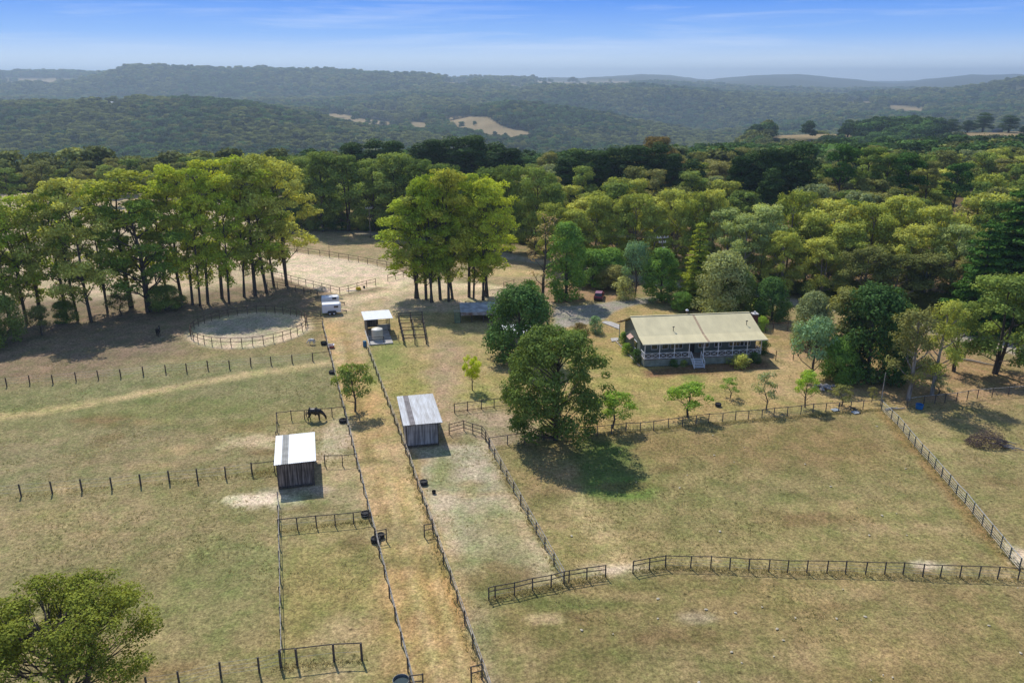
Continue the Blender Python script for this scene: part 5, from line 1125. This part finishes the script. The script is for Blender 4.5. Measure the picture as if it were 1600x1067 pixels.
def car():
    x, y, _ = at(936, 466); e = empty('parked_car', (x, y, 0), R(78), 'dark red station wagon parked under the garden trees', 'car')
    red = paint('dark_red_paint', (.20, .018, .035, 1), .28, .04, 1, spec=.6)
    def sec(X, hw, z0, z1): return [(X, -hw, z0), (X, hw, z0), (X, hw, z1-.12), (X, hw-.1, z1), (X, -hw+.1, z1), (X, -hw, z1-.12)]
    loft([sec(-2.2, .78, .35, .78), sec(-2.05, .86, .25, .92), sec(-.6, .88, .22, .98), sec(.9, .88, .22, .95), sec(1.9, .85, .25, .86), sec(2.25, .76, .35, .7)], red, 'body', e)
    def cs(X, hw, z): return [(X, -hw-.08, .93), (X, hw+.08, .93), (X, hw, z), (X, -hw, z)]
    loft([cs(-1.95, .66, .95), cs(-1.65, .64, 1.42), cs(.15, .64, 1.44), cs(.95, .62, .97)], glass_mat(), 'windows', e)
    MB().box((-.75, 0, 1.455), (1.9, 1.34, .05)).build('roof', paint('pale_roof_sheen', (.42, .22, .30, 1), .25, .04, 1), e, bevel=.02)
    for s in (-1, 1):
        for X in (-1.4, 1.35):
            w = MB().tube([(X, s*.68, .31), (X, s*.9, .31)], .31, 18).build('wheel', RUB, e); MB().tube([(X, s*.901, .31), (X, s*.912, .31)], .18, 12).build('rim', WHITEP, w)
        MB().box((2.2, s*.55, .62), (.08, .3, .14)).build('headlight', paint('lamp_glass', (.6, .6, .6, 1), .2, .02, 1), e); MB().box((-2.17, s*.6, .66), (.06, .22, .16)).build('tail_light', paint('red_lens', (.4, .02, .02, 1), .2, .02, 1), e)
    MB().box((2.27, 0, .42), (.08, 1.5, .16)).build('bumper', DKM, e); MB().box((-2.23, 0, .42), (.08, 1.5, .16)).build('bumper', DKM, e)
car()
def tyre(px, r, label, group=None, z=0):
    x, y, _ = at(*px); e = empty('tyre_trough', (x, y, z), 0, label, 'tyre', group)
    MB().lathe([(r*.60, .05), (r*.66, .0), (r*.95, .02), (r, .12), (r, .28), (r*.94, .38), (r*.70, .38), (r*.62, .30)], 24).build('tyre', RUB, e)
    return e
def tub(px, r, h, label, mat, water=True, name='water_tub'):
    x, y, _ = at(*px); e = empty(name, (x, y, 0), 0, label, 'tub')
    V = MB(); n = 24
    prof = [(r*.9, 0), (r, h), (r*.94, h), (r*.85, h*.3), (0.02, h*.28)]
    V.lathe(prof, n).build('tub', mat, e)
    if water: MB().lathe([(r*.86, h*.6), (r*.86, h*.62)], n).build('water', paint('tub_water', (.06, .08, .08, 1), .08, .05, 2), e)
tyre((536, 659), .52, 'black tyre trough by the fence near the grazing black horse'); tyre((571, 805), .46, 'black tyre trough in the corner of the middle pen')
tyre((587, 845), .48, 'larger black tyre lying at the lane fence'); tyre((595, 839), .38, 'smaller tyre leaning behind the larger tyre at the lane fence')
tyre((662, 756), .46, 'black tyre trough in the narrow pale pen'); tyre((519, 583), .5, 'square-looking black tyre trough in the upper paddock')
tyre((1122, 634), .42, 'single small black tyre lying on the lawn')
tub((506, 538), .52, .45, 'round black tub beside the white pony', RUB); tub((627, 1070), .62, .5, 'large round grey tub at the bottom edge of the photo', paint('grey_poly', (.16, .17, .17, 1), .6, .1, 2))
tub((678, 770), .22, .28, 'small dark bucket in the narrow pale pen', RUB, False, 'bucket')
tub((1436, 638), .5, .6, 'bright blue plastic tub under the paddock gate gum', paint('blue_plastic', (.01, .16, .42, 1), .4, .05, 2), False, 'plastic_tub')
def barrel():
    x, y, _ = at(570, 541); e = empty('blue_barrel', (x, y, 0), 0, 'small blue drum on the grass beside the shelter fence', 'drum'); m = paint('drum_blue', (.02, .15, .28, 1), .4, .08, 2)
    MB().lathe([(.28, 0), (.3, .05), (.29, .3), (.305, .32), (.29, .34), (.29, .6), (.305, .62), (.29, .64), (.3, .88), (.28, .9)], 18).build('drum', m, e); MB().tube([(.1, .1, .9), (.1, .1, .93)], .04, 8).build('bung', DKM, e)
barrel()
def crate():
    x, y, _ = at(517, 543); e = empty('red_crate', (x, y, 0), R(8), 'red feed crate with white rim near the lane fence', 'crate'); m = paint('red_box', (.42, .10, .07, 1), .6, .1, 2)
    for a, s in (((0, -.42, .25), (1.0, .05, .4)), ((0, .42, .25), (1.0, .05, .4)), ((-.5, 0, .25), (.05, .8, .4)), ((.5, 0, .25), (.05, .8, .4))): MB().box(a, s).build('side', m, e)
    MB().box((0, 0, .06), (.98, .8, .05)).build('base', m, e)
    for a, s in (((0, -.42, .48), (1.12, .14, .06)), ((0, .42, .48), (1.12, .14, .06)), ((-.5, 0, .48), (.14, .7, .06)), ((.5, 0, .48), (.14, .7, .06))): MB().box(a, s).build('rim', WHITEP, e)
crate()
def yellow():
    x, y, _ = at(560, 453); e = empty('jump_block', (x, y, 0), R(10), 'yellow plastic jump block by the arena fence', 'jump block')
    MB().prism([(-.6, 0), (.6, 0), (.45, .6), (-.45, .6)], -.25, .25).build('block', paint('yellow_plastic', (.75, .55, .02, 1), .4, .05, 2), e, bevel=.03)
    x, y, _ = at(551, 454.5); e = empty('jump_pole', (x, y, 0), R(12), 'white jump pole lying outside the arena corner', 'pole'); MB().tube([(-1.3, 0, .07), (.8, 0, .07)], .08, 10).build('pole', WHITEP, e)
    x, y, _ = at(569, 450); e = empty('dark_bucket', (x, y, 0), 0, 'dark bucket next to the yellow jump block', 'bucket'); MB().lathe([(.2, 0), (.26, .4), (.22, .4), (.18, .1)], 14).build('pail', RUB, e)
yellow()
def pole(px, h, r, label, arms=(), mat=None, tops=False, name='timber_pole'):
    x, y, _ = at(*px); e = empty(name, (x, y, 0), R(15), label, 'pole'); mat = mat or paint('pole_timber', (.20, .16, .13, 1), .85, .2, 2)
    MB().tube([(0, 0, 0), (0, 0, h)], [r, r*.75], 10).build('shaft', mat, e)
    for z, w in arms:
        a = MB().bar((-w/2, 0, z), (w/2, 0, z), .12, .14).build('crossarm', paint('pale_arm', (.52, .5, .47, 1), .7, .1, 2), e)
        for t in (-.45, -.18, .18, .45): MB().lathe([(.05, 0), (.09, .08), (.04, .16), (.09, .2), (.03, .3)], 8, (t*w, 0, z+.07)).build('insulator', WHITEP, a)
    return e
pole((579, 372), 8.5, .14, 'brown power pole at the roadside by the dark gums', ((8.1, 1.8),), name='power_pole')
pp = pole((1031, 446), 10.6, .15, 'power pole with white insulators behind the upright garden tree', ((10.2, 2.6), (9.2, 1.6)), name='power_pole')
MB().tube([(.35, -.2, 7.2), (.35, -.2, 8.2)], .32, 12).build('transformer', paint('pale_can', (.6, .6, .6, 1), .5, .05, 1), pp)
pole((515, 402), 4.8, .05, 'thin bare pole standing at the far arena fence'); pole((1376, 632), 4.6, .06, 'tall thin post at the corner of the garden fence', mat=W_GREY)
def wires():
    a = Vector(at(579, 372)); b = Vector(at(1031, 446)); e = empty('power_line', a, 0, 'thin power line strung between the two power poles', 'wire')
    for k in (-.8, .8):
        P = []
        for i in range(25):
            t = i/24; p = (b-a)*t; P.append((p.x, p.y+k, 8.6+1.6*t-4*t*(1-t)*1.6))
        MB().tube(P, .02, 4).build('conductor', DKM, e)
wires()
def clothesline():
    x, y, _ = at(1186, 496); e = empty('clothes_line', (x, y, 0), R(20), 'pale rotary clothes line behind the brick chimney', 'clothes line'); m = paint('pale_green_metal', (.35, .42, .40, 1), .5, .1, 2)
    MB().tube([(0, 0, 0), (0, 0, 2.1)], .05, 8).build('mast', m, e)
    for k in range(4):
        a = k*PI/2; MB().bar((0, 0, 1.8), (1.7*math.cos(a), 1.7*math.sin(a), 2.2), .04, .05).build('arm', m, e)
    for q in (.6, 1.1, 1.6):
        MB().tube([(q*math.cos(k*PI/2), q*math.sin(k*PI/2), 1.8+.4*q/1.7) for k in range(5)], .012, 3).build('line', m, e)
clothesline()
def rocks():
    r = np.random.default_rng(4); x0, y0, _ = at(1289, 607); m = paint('pale_rock', (.46, .43, .40, 1), .9, .3, 4, c2=(.16, .13, .12, 1))
    e = empty('rubble_pile', (x0, y0, 0), 0, 'heap of pale broken rubble on the lawn beside the fruit trees', 'rubble pile')
    for i in range(26):
        a = r.uniform(0, 6.28); q = r.uniform(0, 1.5)*(1 if i % 3 else .5); s = r.uniform(.15, .38)
        n = 8; V = []; 
        for zc, k in ((-.7, .7), (0, 1), (.7, .6)):
            for j in range(6):
                b = j*PI/3+r.uniform(-.3, .3); V.append((s*k*math.cos(b)*r.uniform(.8, 1.2), s*k*math.sin(b)*r.uniform(.8, 1.2), s*zc*.7))
        F = [tuple(range(5, -1, -1)), tuple(range(12, 18))]+[(t*6+j, t*6+(j+1) % 6, t*6+6+(j+1) % 6, t*6+6+j) for t in (0, 1) for j in range(6)]
        MB().add(V, F).build('rock', m, e, (q*math.cos(a)*1.3, q*math.sin(a)*.9, .12+max(0, .35-q*.25)))
rocks()
def brush():
    r = np.random.default_rng(9); x0, y0, _ = at(1546, 694); e = empty('brush_pile', (x0, y0, 0), 0, 'pile of dead brown branches in the right-hand paddock', 'brush pile')
    m1 = paint('dead_twig', (.17, .115, .095, 1), .9, .3, 4); m2 = paint('grey_branch', (.34, .31, .29, 1), .9, .2, 3)
    tw = MB()
    for i in range(700):
        a = r.uniform(0, 6.28); q = 1.9*math.sqrt(r.random()); c = Vector((q*math.cos(a)*1.35-.4, q*math.sin(a)*.8, r.uniform(0, 2.1)*max(.15, 1-(q/2.0)**2)))
        d = Vector((r.normal(), r.normal()*.7, r.normal()*.35)).normalized()*r.uniform(.3, .8); tw.tube([c-d/2, c+Vector((0, 0, .06)), c+d/2], [.02, .025, .01], 3, cap=False)
    tw.build('twigs', m1, e)
    for i in range(9):
        a = Vector((r.uniform(-.2, 1.8), r.uniform(-1, .6), r.uniform(.1, .6))); d = Vector((r.uniform(1, 2.2), r.uniform(-.9, .1), -.2)); MB().tube([a, a+d*.5+Vector((0, 0, .1)), a+d], [.07, .06, .03], 6).build('branch', m2, e)
brush()
def log(px0, px1, r, label, mat=None):
    a = Vector(at(*px0)); b = Vector(at(*px1)); e = empty('fallen_log', a, 0, label, 'log'); d = b-a
    MB().tube([(0, 0, r), (d.x*.35, d.y*.35+.2, r*1.2), (d.x*.7, d.y*.7-.15, r), (d.x, d.y, r*.8)], [r, r*1.1, r*.8, r*.5], 8).build('log_body', mat or paint('pale_log', (.42, .38, .32, 1), .9, .2, 2), e)
    MB().tube([(d.x*.5, d.y*.5, r), (d.x*.55+.4, d.y*.55+.5, r*2.5)], [r*.4, .02], 6).build('branch_stub', mat or paint('pale_log', (.42, .38, .32, 1), .9, .2, 2), e)
log((1383, 641), (1414, 638), .12, 'long pale log lying across the paddock gateway'); log((1500, 562), (1556, 572), .14, 'pale fallen branch lying under the broad spreading tree')
log((1344, 646), (1326, 634), .1, 'short grey log leaning in the fence-line grass', DKM)
def debris():
    for px, l in (((1305, 641), 'pale blue-grey scrap sheet beside the garden fence'), ((1337, 645), 'grey scrap sheet flat in the paddock below the fence')):
        x, y, _ = at(*px); e = empty('scrap_sheet', (x, y, .03), R(20), l, 'scrap metal'); roof_sheet('sheet', -.5, .5, -.35, .35, .06, .1, paint('blue_grey_tin', (.42, .47, .52, 1), .5, .15, 2), e)
debris()
# small pale limestone-like stones scattered in the paddocks
def stones():
    r = np.random.default_rng(12); m = paint('pale_stone', (.56, .49, .36, 1), .9, .15, 3); base = MB()
    V = []
    for zc, k in ((-.4, .8), (.1, 1), (.6, .5)):
        for j in range(7): V.append((k*math.cos(j*.897)*r.uniform(.8, 1.2), k*math.sin(j*.897)*r.uniform(.8, 1.2), zc))
    base.add(V, [tuple(range(6, -1, -1)), tuple(range(14, 21))]+[(t*7+j, t*7+(j+1) % 7, t*7+7+(j+1) % 7, t*7+7+j) for t in (0, 1) for j in range(7)])
    me = base.mesh('stone', m)
    pts = [(994, 753), (1125, 830), (1258, 725), (1415, 732), (1378, 805), (1417, 836), (1370, 666), (1062, 762), (1028, 935), (1103, 952), (1028, 966), (1149, 957), (1191, 948), (1214, 982), (1243, 965), (1352, 963), (1159, 1035), (1143, 1018), (1209, 1025), (1380, 1054), (1395, 1058), (1361, 1062), (1595, 1020), (1545, 977), (1074, 742), (1147, 722), (1163, 699), (1116, 711), (1114, 680), (1298, 760), (893, 837), (1317, 920), (1590, 918), (909, 984), (958, 990), (1092, 1066), (1224, 1000), (1307, 966), (1358, 836), (1401, 802)]
    for i, p in enumerate(pts):
        x, y, _ = at(*p); s = r.uniform(.05, .12); o = inst(me, 'pale_stone', None, (x, y, s*.2), r.uniform(0, 6)); o.scale = (s*1.4, s, s*.6)
        tag(o, 'small pale stone lying in the dry grass paddock', 'stone', 'pale stones scattered over the paddocks')
stones()

# ---------------------------------------------------------------- horses
def horse(px, rz, s, coat, label, head='down', dark=None):
    x, y, _ = at(*px); e = empty('horse', (x, y, 0), rz, label, 'horse'); e.scale = (s, s, s)
    V = []; Rr = []; E = []
    def chain(pts, start=None):
        prev = start
        for p in pts:
            V.append(p[:3]); Rr.append(p[3]*(1.36 if p[2] > .9 else 1.35)); i = len(V)-1
            if prev is not None: E.append((prev, i))
            prev = i
        return prev
    chain([(-.25, 0, 1.22, .30)]); root = 0
    rump = chain([(-.52, 0, 1.26, .30), (-.74, 0, 1.24, .22)], root)
    chest = chain([(.12, 0, 1.20, .31), (.42, 0, 1.20, .31), (.58, 0, 1.20, .22)], root)
    if head == 'down':
        poll = chain([(.82, 0, 1.04, .165), (1.04, 0, .80, .12), (1.17, 0, .60, .105)], chest); hd = chain([(1.24, 0, .42, .10), (1.27, 0, .22, .07), (1.27, 0, .10, .055)], poll)
        ear = (1.13, .07, .70)
    else:
        poll = chain([(.78, 0, 1.42, .17), (.95, 0, 1.62, .125), (1.06, 0, 1.76, .11)], chest); hd = chain([(1.22, 0, 1.68, .105), (1.40, 0, 1.54, .07), (1.48, 0, 1.47, .055)], poll); ear = (1.02, .07, 1.88)
    for k in (-1, 1):
        chain([(.44, k*.16, .92, .13), (.46, k*.17, .66, .075), (.47, k*.17, .46, .06), (.46, k*.17, .20, .042), (.47, k*.17, .10, .045), (.52, k*.17, .02, .06)], 4)
        chain([(-.66, k*.15, .98, .19), (-.56, k*.17, .80, .12), (-.74+.05*k, k*.17, .52, .07), (-.76+.08*k, k*.17, .42, .055), (-.72+.1*k, k*.17, .14, .043), (-.66+.1*k, k*.17, .02, .06)], 1)
    me = bpy.data.meshes.new('body'); me.from_pydata(V, E, []); me.materials.append(coat)
    o = bpy.data.objects.new('body', me); COL.objects.link(o); o.parent = e
    sk = o.modifiers.new('skin', 'SKIN'); 
    if not me.skin_vertices: 
        me.attributes  # layer is created by the modifier
    return e, o, V, Rr, ear, dark
def finish_horse(h):
    e, o, V, Rr, ear, dark = h; me = o.data
    import bmesh
    bm = bmesh.new(); bm.from_mesh(me); lay = bm.verts.layers.skin.verify(); bm.verts.ensure_lookup_table()
    for i, v in enumerate(bm.verts): v[lay].radius = (Rr[i], Rr[i]); v[lay].use_root = (i == 0)
    bm.to_mesh(me); bm.free()
    o.modifiers['skin'].use_smooth_shade = True
    sb = o.modifiers.new('sub', 'SUBSURF'); sb.levels = 2; sb.render_levels = 2
    dm = dark
    MB().tube([(-.92, 0, 1.30), (-1.02, 0, 1.15), (-1.04, 0, .8), (-1.0, 0, .42)], [.05, .07, .075, .02], 8).build('tail', dm, e, smooth=True)
    down = ear[2] < 1
    P = [(.55, 0, 1.42), (.8, 0, 1.24), (1.02, 0, .98), (1.14, 0, .72)] if down else [(.55, 0, 1.45), (.68, 0, 1.58), (.84, 0, 1.76), (1.0, 0, 1.9)]
    MB().tube(P, [.04, .055, .05, .03], 6).build('mane', dm, e, smooth=True)
    for k in (-1, 1): MB().tube([(ear[0], k*ear[1], ear[2]-.06), (ear[0]+.01, k*ear[1]*1.2, ear[2]+.08)], [.035, .006], 6).build('ear', o.data.materials[0], e)
BLK = paint('black_coat', (.018, .013, .012, 1), .45, .1, 3, spec=.5); BLKM = paint('black_hair', (.01, .008, .008, 1), .6, .1, 6)
WHT = paint('white_coat', (.72, .68, .62, 1), .7, .06, 3); WHM = paint('white_hair', (.66, .62, .55, 1), .8, .06, 5)
finish_horse(horse((493, 657), R(4), 1.08, BLK, 'black horse grazing by the rail fence above the brown shed', dark=BLKM))
finish_horse(horse((487, 538), R(174), .62, WHT, 'small white pony grazing below the round pen', dark=WHM))
finish_horse(horse((248, 524), R(100), .80, BLK, 'dark pony standing in the shade under the windbreak', 'up', dark=BLKM))

# ---------------------------------------------------------------- rough grass along the fences and in the paddocks
def grass():
    r = np.random.default_rng(3); n = 30000; pts = []
    def along(px, w, m):
        P = [at(*p)[:2] for p in px]; L = [math.hypot(b[0]-a[0], b[1]-a[1]) for a, b in zip(P[:-1], P[1:])]; T = sum(L)
        for a, b, l in zip(P[:-1], P[1:], L):
            k = int(m*l/T); t = r.random(k)[:, None]; q = np.array(a)+(np.array(b)-np.array(a))*t+r.normal(0, w, (k, 2)); pts.append(np.concatenate([q, r.uniform(.3, .7, (k, 1))], 1))
    along([(989, 895), (1040, 887), (1300, 895), (1600, 907)], .3, 900); along([(764, 937), (860, 917), (946, 901)], .3, 450)
    along([(885, 684), (1066, 666), (1377, 640)], .3, 1500); along([(1377, 640), (1460, 732), (1592, 890)], .25, 700)
    along([(437, 829), (577, 814)], .25, 160); along([(439, 1042), (566, 1031)], .3, 160); along([(0, 778), (394, 741)], .4, 200)
    along([(640, 730), (764, 1090)], .25, 350); along([(764, 700), (881, 911)], .25, 250); along([(394, 741), (429, 737)], .5, 120)
    X = r.uniform(-75, 110, 60000); Y = r.uniform(52, 118, 60000)
    k = (np.abs(X) < Y*.66+4) & (fbm(X, Y, 5, 61, 3) > 0.02)
    k &= ~((sd_line(X, Y, g([(560, 540), (600, 720), (640, 860), (720, 1150)]), 7.0) > 0) & (r.random(len(X)) > .25))
    k &= r.random(len(X)) < np.clip(1.5-Y/95, .15, 1)
    q = np.stack([X[k], Y[k]], 1); pts.append(np.concatenate([q, r.uniform(.2, .5, (len(q), 1))], 1))
    A = np.concatenate(pts); m = len(A); B_ = 5
    base = np.repeat(A[:, :2], B_, 0)+r.normal(0, .07, (m*B_, 2)); s = np.repeat(A[:, 2], B_)
    h = s*r.uniform(.10, .26, m*B_); w = s*.045+.012; a = r.uniform(0, 6.28, m*B_); d = np.stack([np.cos(a), np.sin(a)], 1); pz = np.stack([-d[:, 1], d[:, 0]], 1)
    z0 = np.full(m*B_, -.08); ln = r.uniform(.3, 1.1, m*B_)[:, None]
    p0 = np.concatenate([base-pz*w[:, None], z0[:, None]], 1); p1 = np.concatenate([base+pz*w[:, None], z0[:, None]], 1)
    t1 = np.concatenate([base+d*h[:, None]*ln+pz*w[:, None]*.3, h[:, None]], 1); t0 = np.concatenate([base+d*h[:, None]*ln-pz*w[:, None]*.3, h[:, None]], 1)
    Pq = np.stack([p0, p1, t1, t0], 1)
    gm, N, L, B = new_mat('dry_grass'); at_ = N.new('ShaderNodeAttribute'); at_.attribute_name = 'lv'; cr = N.new('ShaderNodeValToRGB')
    cr.color_ramp.elements[0].color = srgb(140, 136, 84); cr.color_ramp.elements[1].color = srgb(214, 196, 140); cr.color_ramp.elements[0].position = .1; cr.color_ramp.elements[1].position = .95
    L.new(at_.outputs['Fac'], cr.inputs['Fac']); L.new(cr.outputs[0], B.inputs['Base Color']); B.inputs['Roughness'].default_value = .9
    tr = N.new('ShaderNodeBsdfTranslucent'); L.new(cr.outputs[0], tr.inputs['Color']); ms = N.new('ShaderNodeMixShader'); ms.inputs[0].default_value = .5; L.new(B.outputs[0], ms.inputs[1]); L.new(tr.outputs[0], ms.inputs[2]); L.new(ms.outputs[0], N['Material Output'].inputs['Surface'])
    lv = np.clip(np.repeat(fbm(A[:, 0], A[:, 1], 6, 71, 3)*.5+.5+r.normal(0, .15, m), B_), 0, 1)
    o = bpy.data.objects.new('grass', quads_mesh('grass', Pq, lv, gm)); COL.objects.link(o); tag(o, 'dry tussock grass over the paddocks and fence lines', 'grass', kind='stuff')
grass()

# ---------------------------------------------------------------- air, sky, sun, camera
def haze():
    m = bpy.data.materials.new('haze'); m.use_nodes = True; N = m.node_tree.nodes; L = m.node_tree.links
    for n in list(N): N.remove(n)
    o_ = N.new('ShaderNodeOutputMaterial'); v = N.new('ShaderNodeVolumePrincipled'); v.inputs['Color'].default_value = HAZE_COL; v.inputs['Density'].default_value = HAZE_D; v.inputs['Anisotropy'].default_value = 0.35
    L.new(v.outputs[0], o_.inputs['Volume'])
    z0 = float(GZ.min())-1.5; z1 = max(float(GZ.max())+95, 150)
    b = MB().box((0, 7500, (z0+z1)/2), (19600, 15400, z1-z0)).build('haze', m); tag(b, 'pale blue haze filling the valley air', 'haze', kind='stuff')
HAZE_D = 0.00014; HAZE_COL = (0.66, 0.84, 1.0, 1)
haze()
SUN_EL = R(50); SUN_AZ = R(-25)     # azimuth clockwise from +Y
d = Vector((math.sin(SUN_AZ)*math.cos(SUN_EL), math.cos(SUN_AZ)*math.cos(SUN_EL), math.sin(SUN_EL)))
sl = bpy.data.lights.new('sun', 'SUN'); sl.energy = 3.7; sl.angle = R(0.53); sl.color = (1.0, 0.955, 0.88)
so = bpy.data.objects.new('sun', sl); COL.objects.link(so); so.rotation_euler = d.to_track_quat('Z', 'Y').to_euler(); so.location = (0, 0, 300)
w = bpy.data.worlds.new('World'); SC.world = w; w.use_nodes = True; N = w.node_tree.nodes; L = w.node_tree.links
bg = N['Background']; sk = N.new('ShaderNodeTexSky'); sk.sky_type = 'NISHITA'; sk.sun_disc = False; sk.sun_elevation = SUN_EL; sk.sun_rotation = SUN_AZ % (2*PI)
sk.air_density = 1.0; sk.dust_density = 0.4; sk.ozone_density = 2.0; sk.altitude = 200
tc = N.new('ShaderNodeTexCoord'); sx_ = N.new('ShaderNodeSeparateXYZ'); L.new(tc.outputs['Generated'], sx_.inputs[0])
mm = N.new('ShaderNodeMath'); mm.operation = 'MULTIPLY_ADD'; mm.inputs[1].default_value = 5.0; mm.inputs[2].default_value = 0.06; L.new(sx_.outputs['Z'], mm.inputs[0])
cx = N.new('ShaderNodeCombineXYZ'); L.new(sx_.outputs['X'], cx.inputs[0]); L.new(sx_.outputs['Y'], cx.inputs[1]); L.new(mm.outputs[0], cx.inputs[2]); L.new(cx.outputs[0], sk.inputs['Vector'])
# thin streaky cloud
mp = N.new('ShaderNodeMapping'); mp.inputs['Scale'].default_value = (1.6, 1.6, 26); mp.inputs['Rotation'].default_value = (0.0, 0.06, 0)
nz = N.new('ShaderNodeTexNoise'); nz.inputs['Scale'].default_value = 2.6; nz.inputs['Detail'].default_value = 8; nz.inputs['Roughness'].default_value = .62; nz.inputs['Distortion'].default_value = .4
L.new(tc.outputs['Generated'], mp.inputs[0]); L.new(mp.outputs[0], nz.inputs['Vector'])
mr = N.new('ShaderNodeMapRange'); mr.inputs[1].default_value = .5; mr.inputs[2].default_value = .82; mr.inputs[3].default_value = 0; mr.inputs[4].default_value = .42; L.new(nz.outputs['Fac'], mr.inputs[0])
mx = N.new('ShaderNodeMixRGB'); mx.inputs[2].default_value = (5.2, 5.8, 6.8, 1); L.new(mr.outputs[0], mx.inputs[0]); 
rp = N.new('ShaderNodeValToRGB'); E_ = rp.color_ramp.elements; E_[0].position = 0; E_[0].color = (.70, .79, .92, 1); E_[1].position = .5; E_[1].color = (.05, .16, .50, 1)
for p_, c_ in ((.02, (.55, .70, .91, 1)), (.045, (.24, .46, .90, 1)), (.085, (.075, .27, .84, 1)), (.2, (.07, .22, .62, 1))): x_ = E_.new(p_); x_.color = c_
L.new(sx_.outputs['Z'], rp.inputs['Fac'])
sc_ = N.new('ShaderNodeMixRGB'); sc_.blend_type = 'MULTIPLY'; sc_.inputs[0].default_value = 1; sc_.inputs[2].default_value = (6.9, 6.9, 6.9, 1); L.new(rp.outputs[0], sc_.inputs[1])
fz = N.new('ShaderNodeMapRange'); fz.inputs[1].default_value = .12; fz.inputs[2].default_value = .45; L.new(sx_.outputs['Z'], fz.inputs[0])
sm_ = N.new('ShaderNodeMixRGB'); L.new(fz.outputs[0], sm_.inputs[0]); L.new(sc_.outputs[0], sm_.inputs[1]); L.new(sk.outputs[0], sm_.inputs[2]); L.new(sm_.outputs[0], mx.inputs[1]); L.new(mx.outputs[0], bg.inputs['Color'])
bg.inputs['Strength'].default_value = 0.15
cam = bpy.data.cameras.new('camera'); co = bpy.data.objects.new('camera', cam); COL.objects.link(co); co.location = (0, 0, CAMH); co.rotation_euler = (PI/2-PITCH, 0, 0)
cam.sensor_width = 36; cam.lens = 36*FPX/1600; cam.clip_end = 30000; cam.clip_start = .5; SC.camera = co
SC.view_settings.view_transform = 'Standard'; SC.view_settings.look = 'None'; SC.view_settings.exposure = 0.16; SC.view_settings.gamma = 1; SC.view_settings.use_curve_mapping = False
SC.cycles.max_bounces = 6; SC.cycles.transparent_max_bounces = 8; SC.cycles.diffuse_bounces = 3; SC.cycles.volume_bounces = 0; SC.cycles.use_denoising = True
SC.cycles.volume_max_steps = 64; SC.cycles.use_adaptive_sampling = True
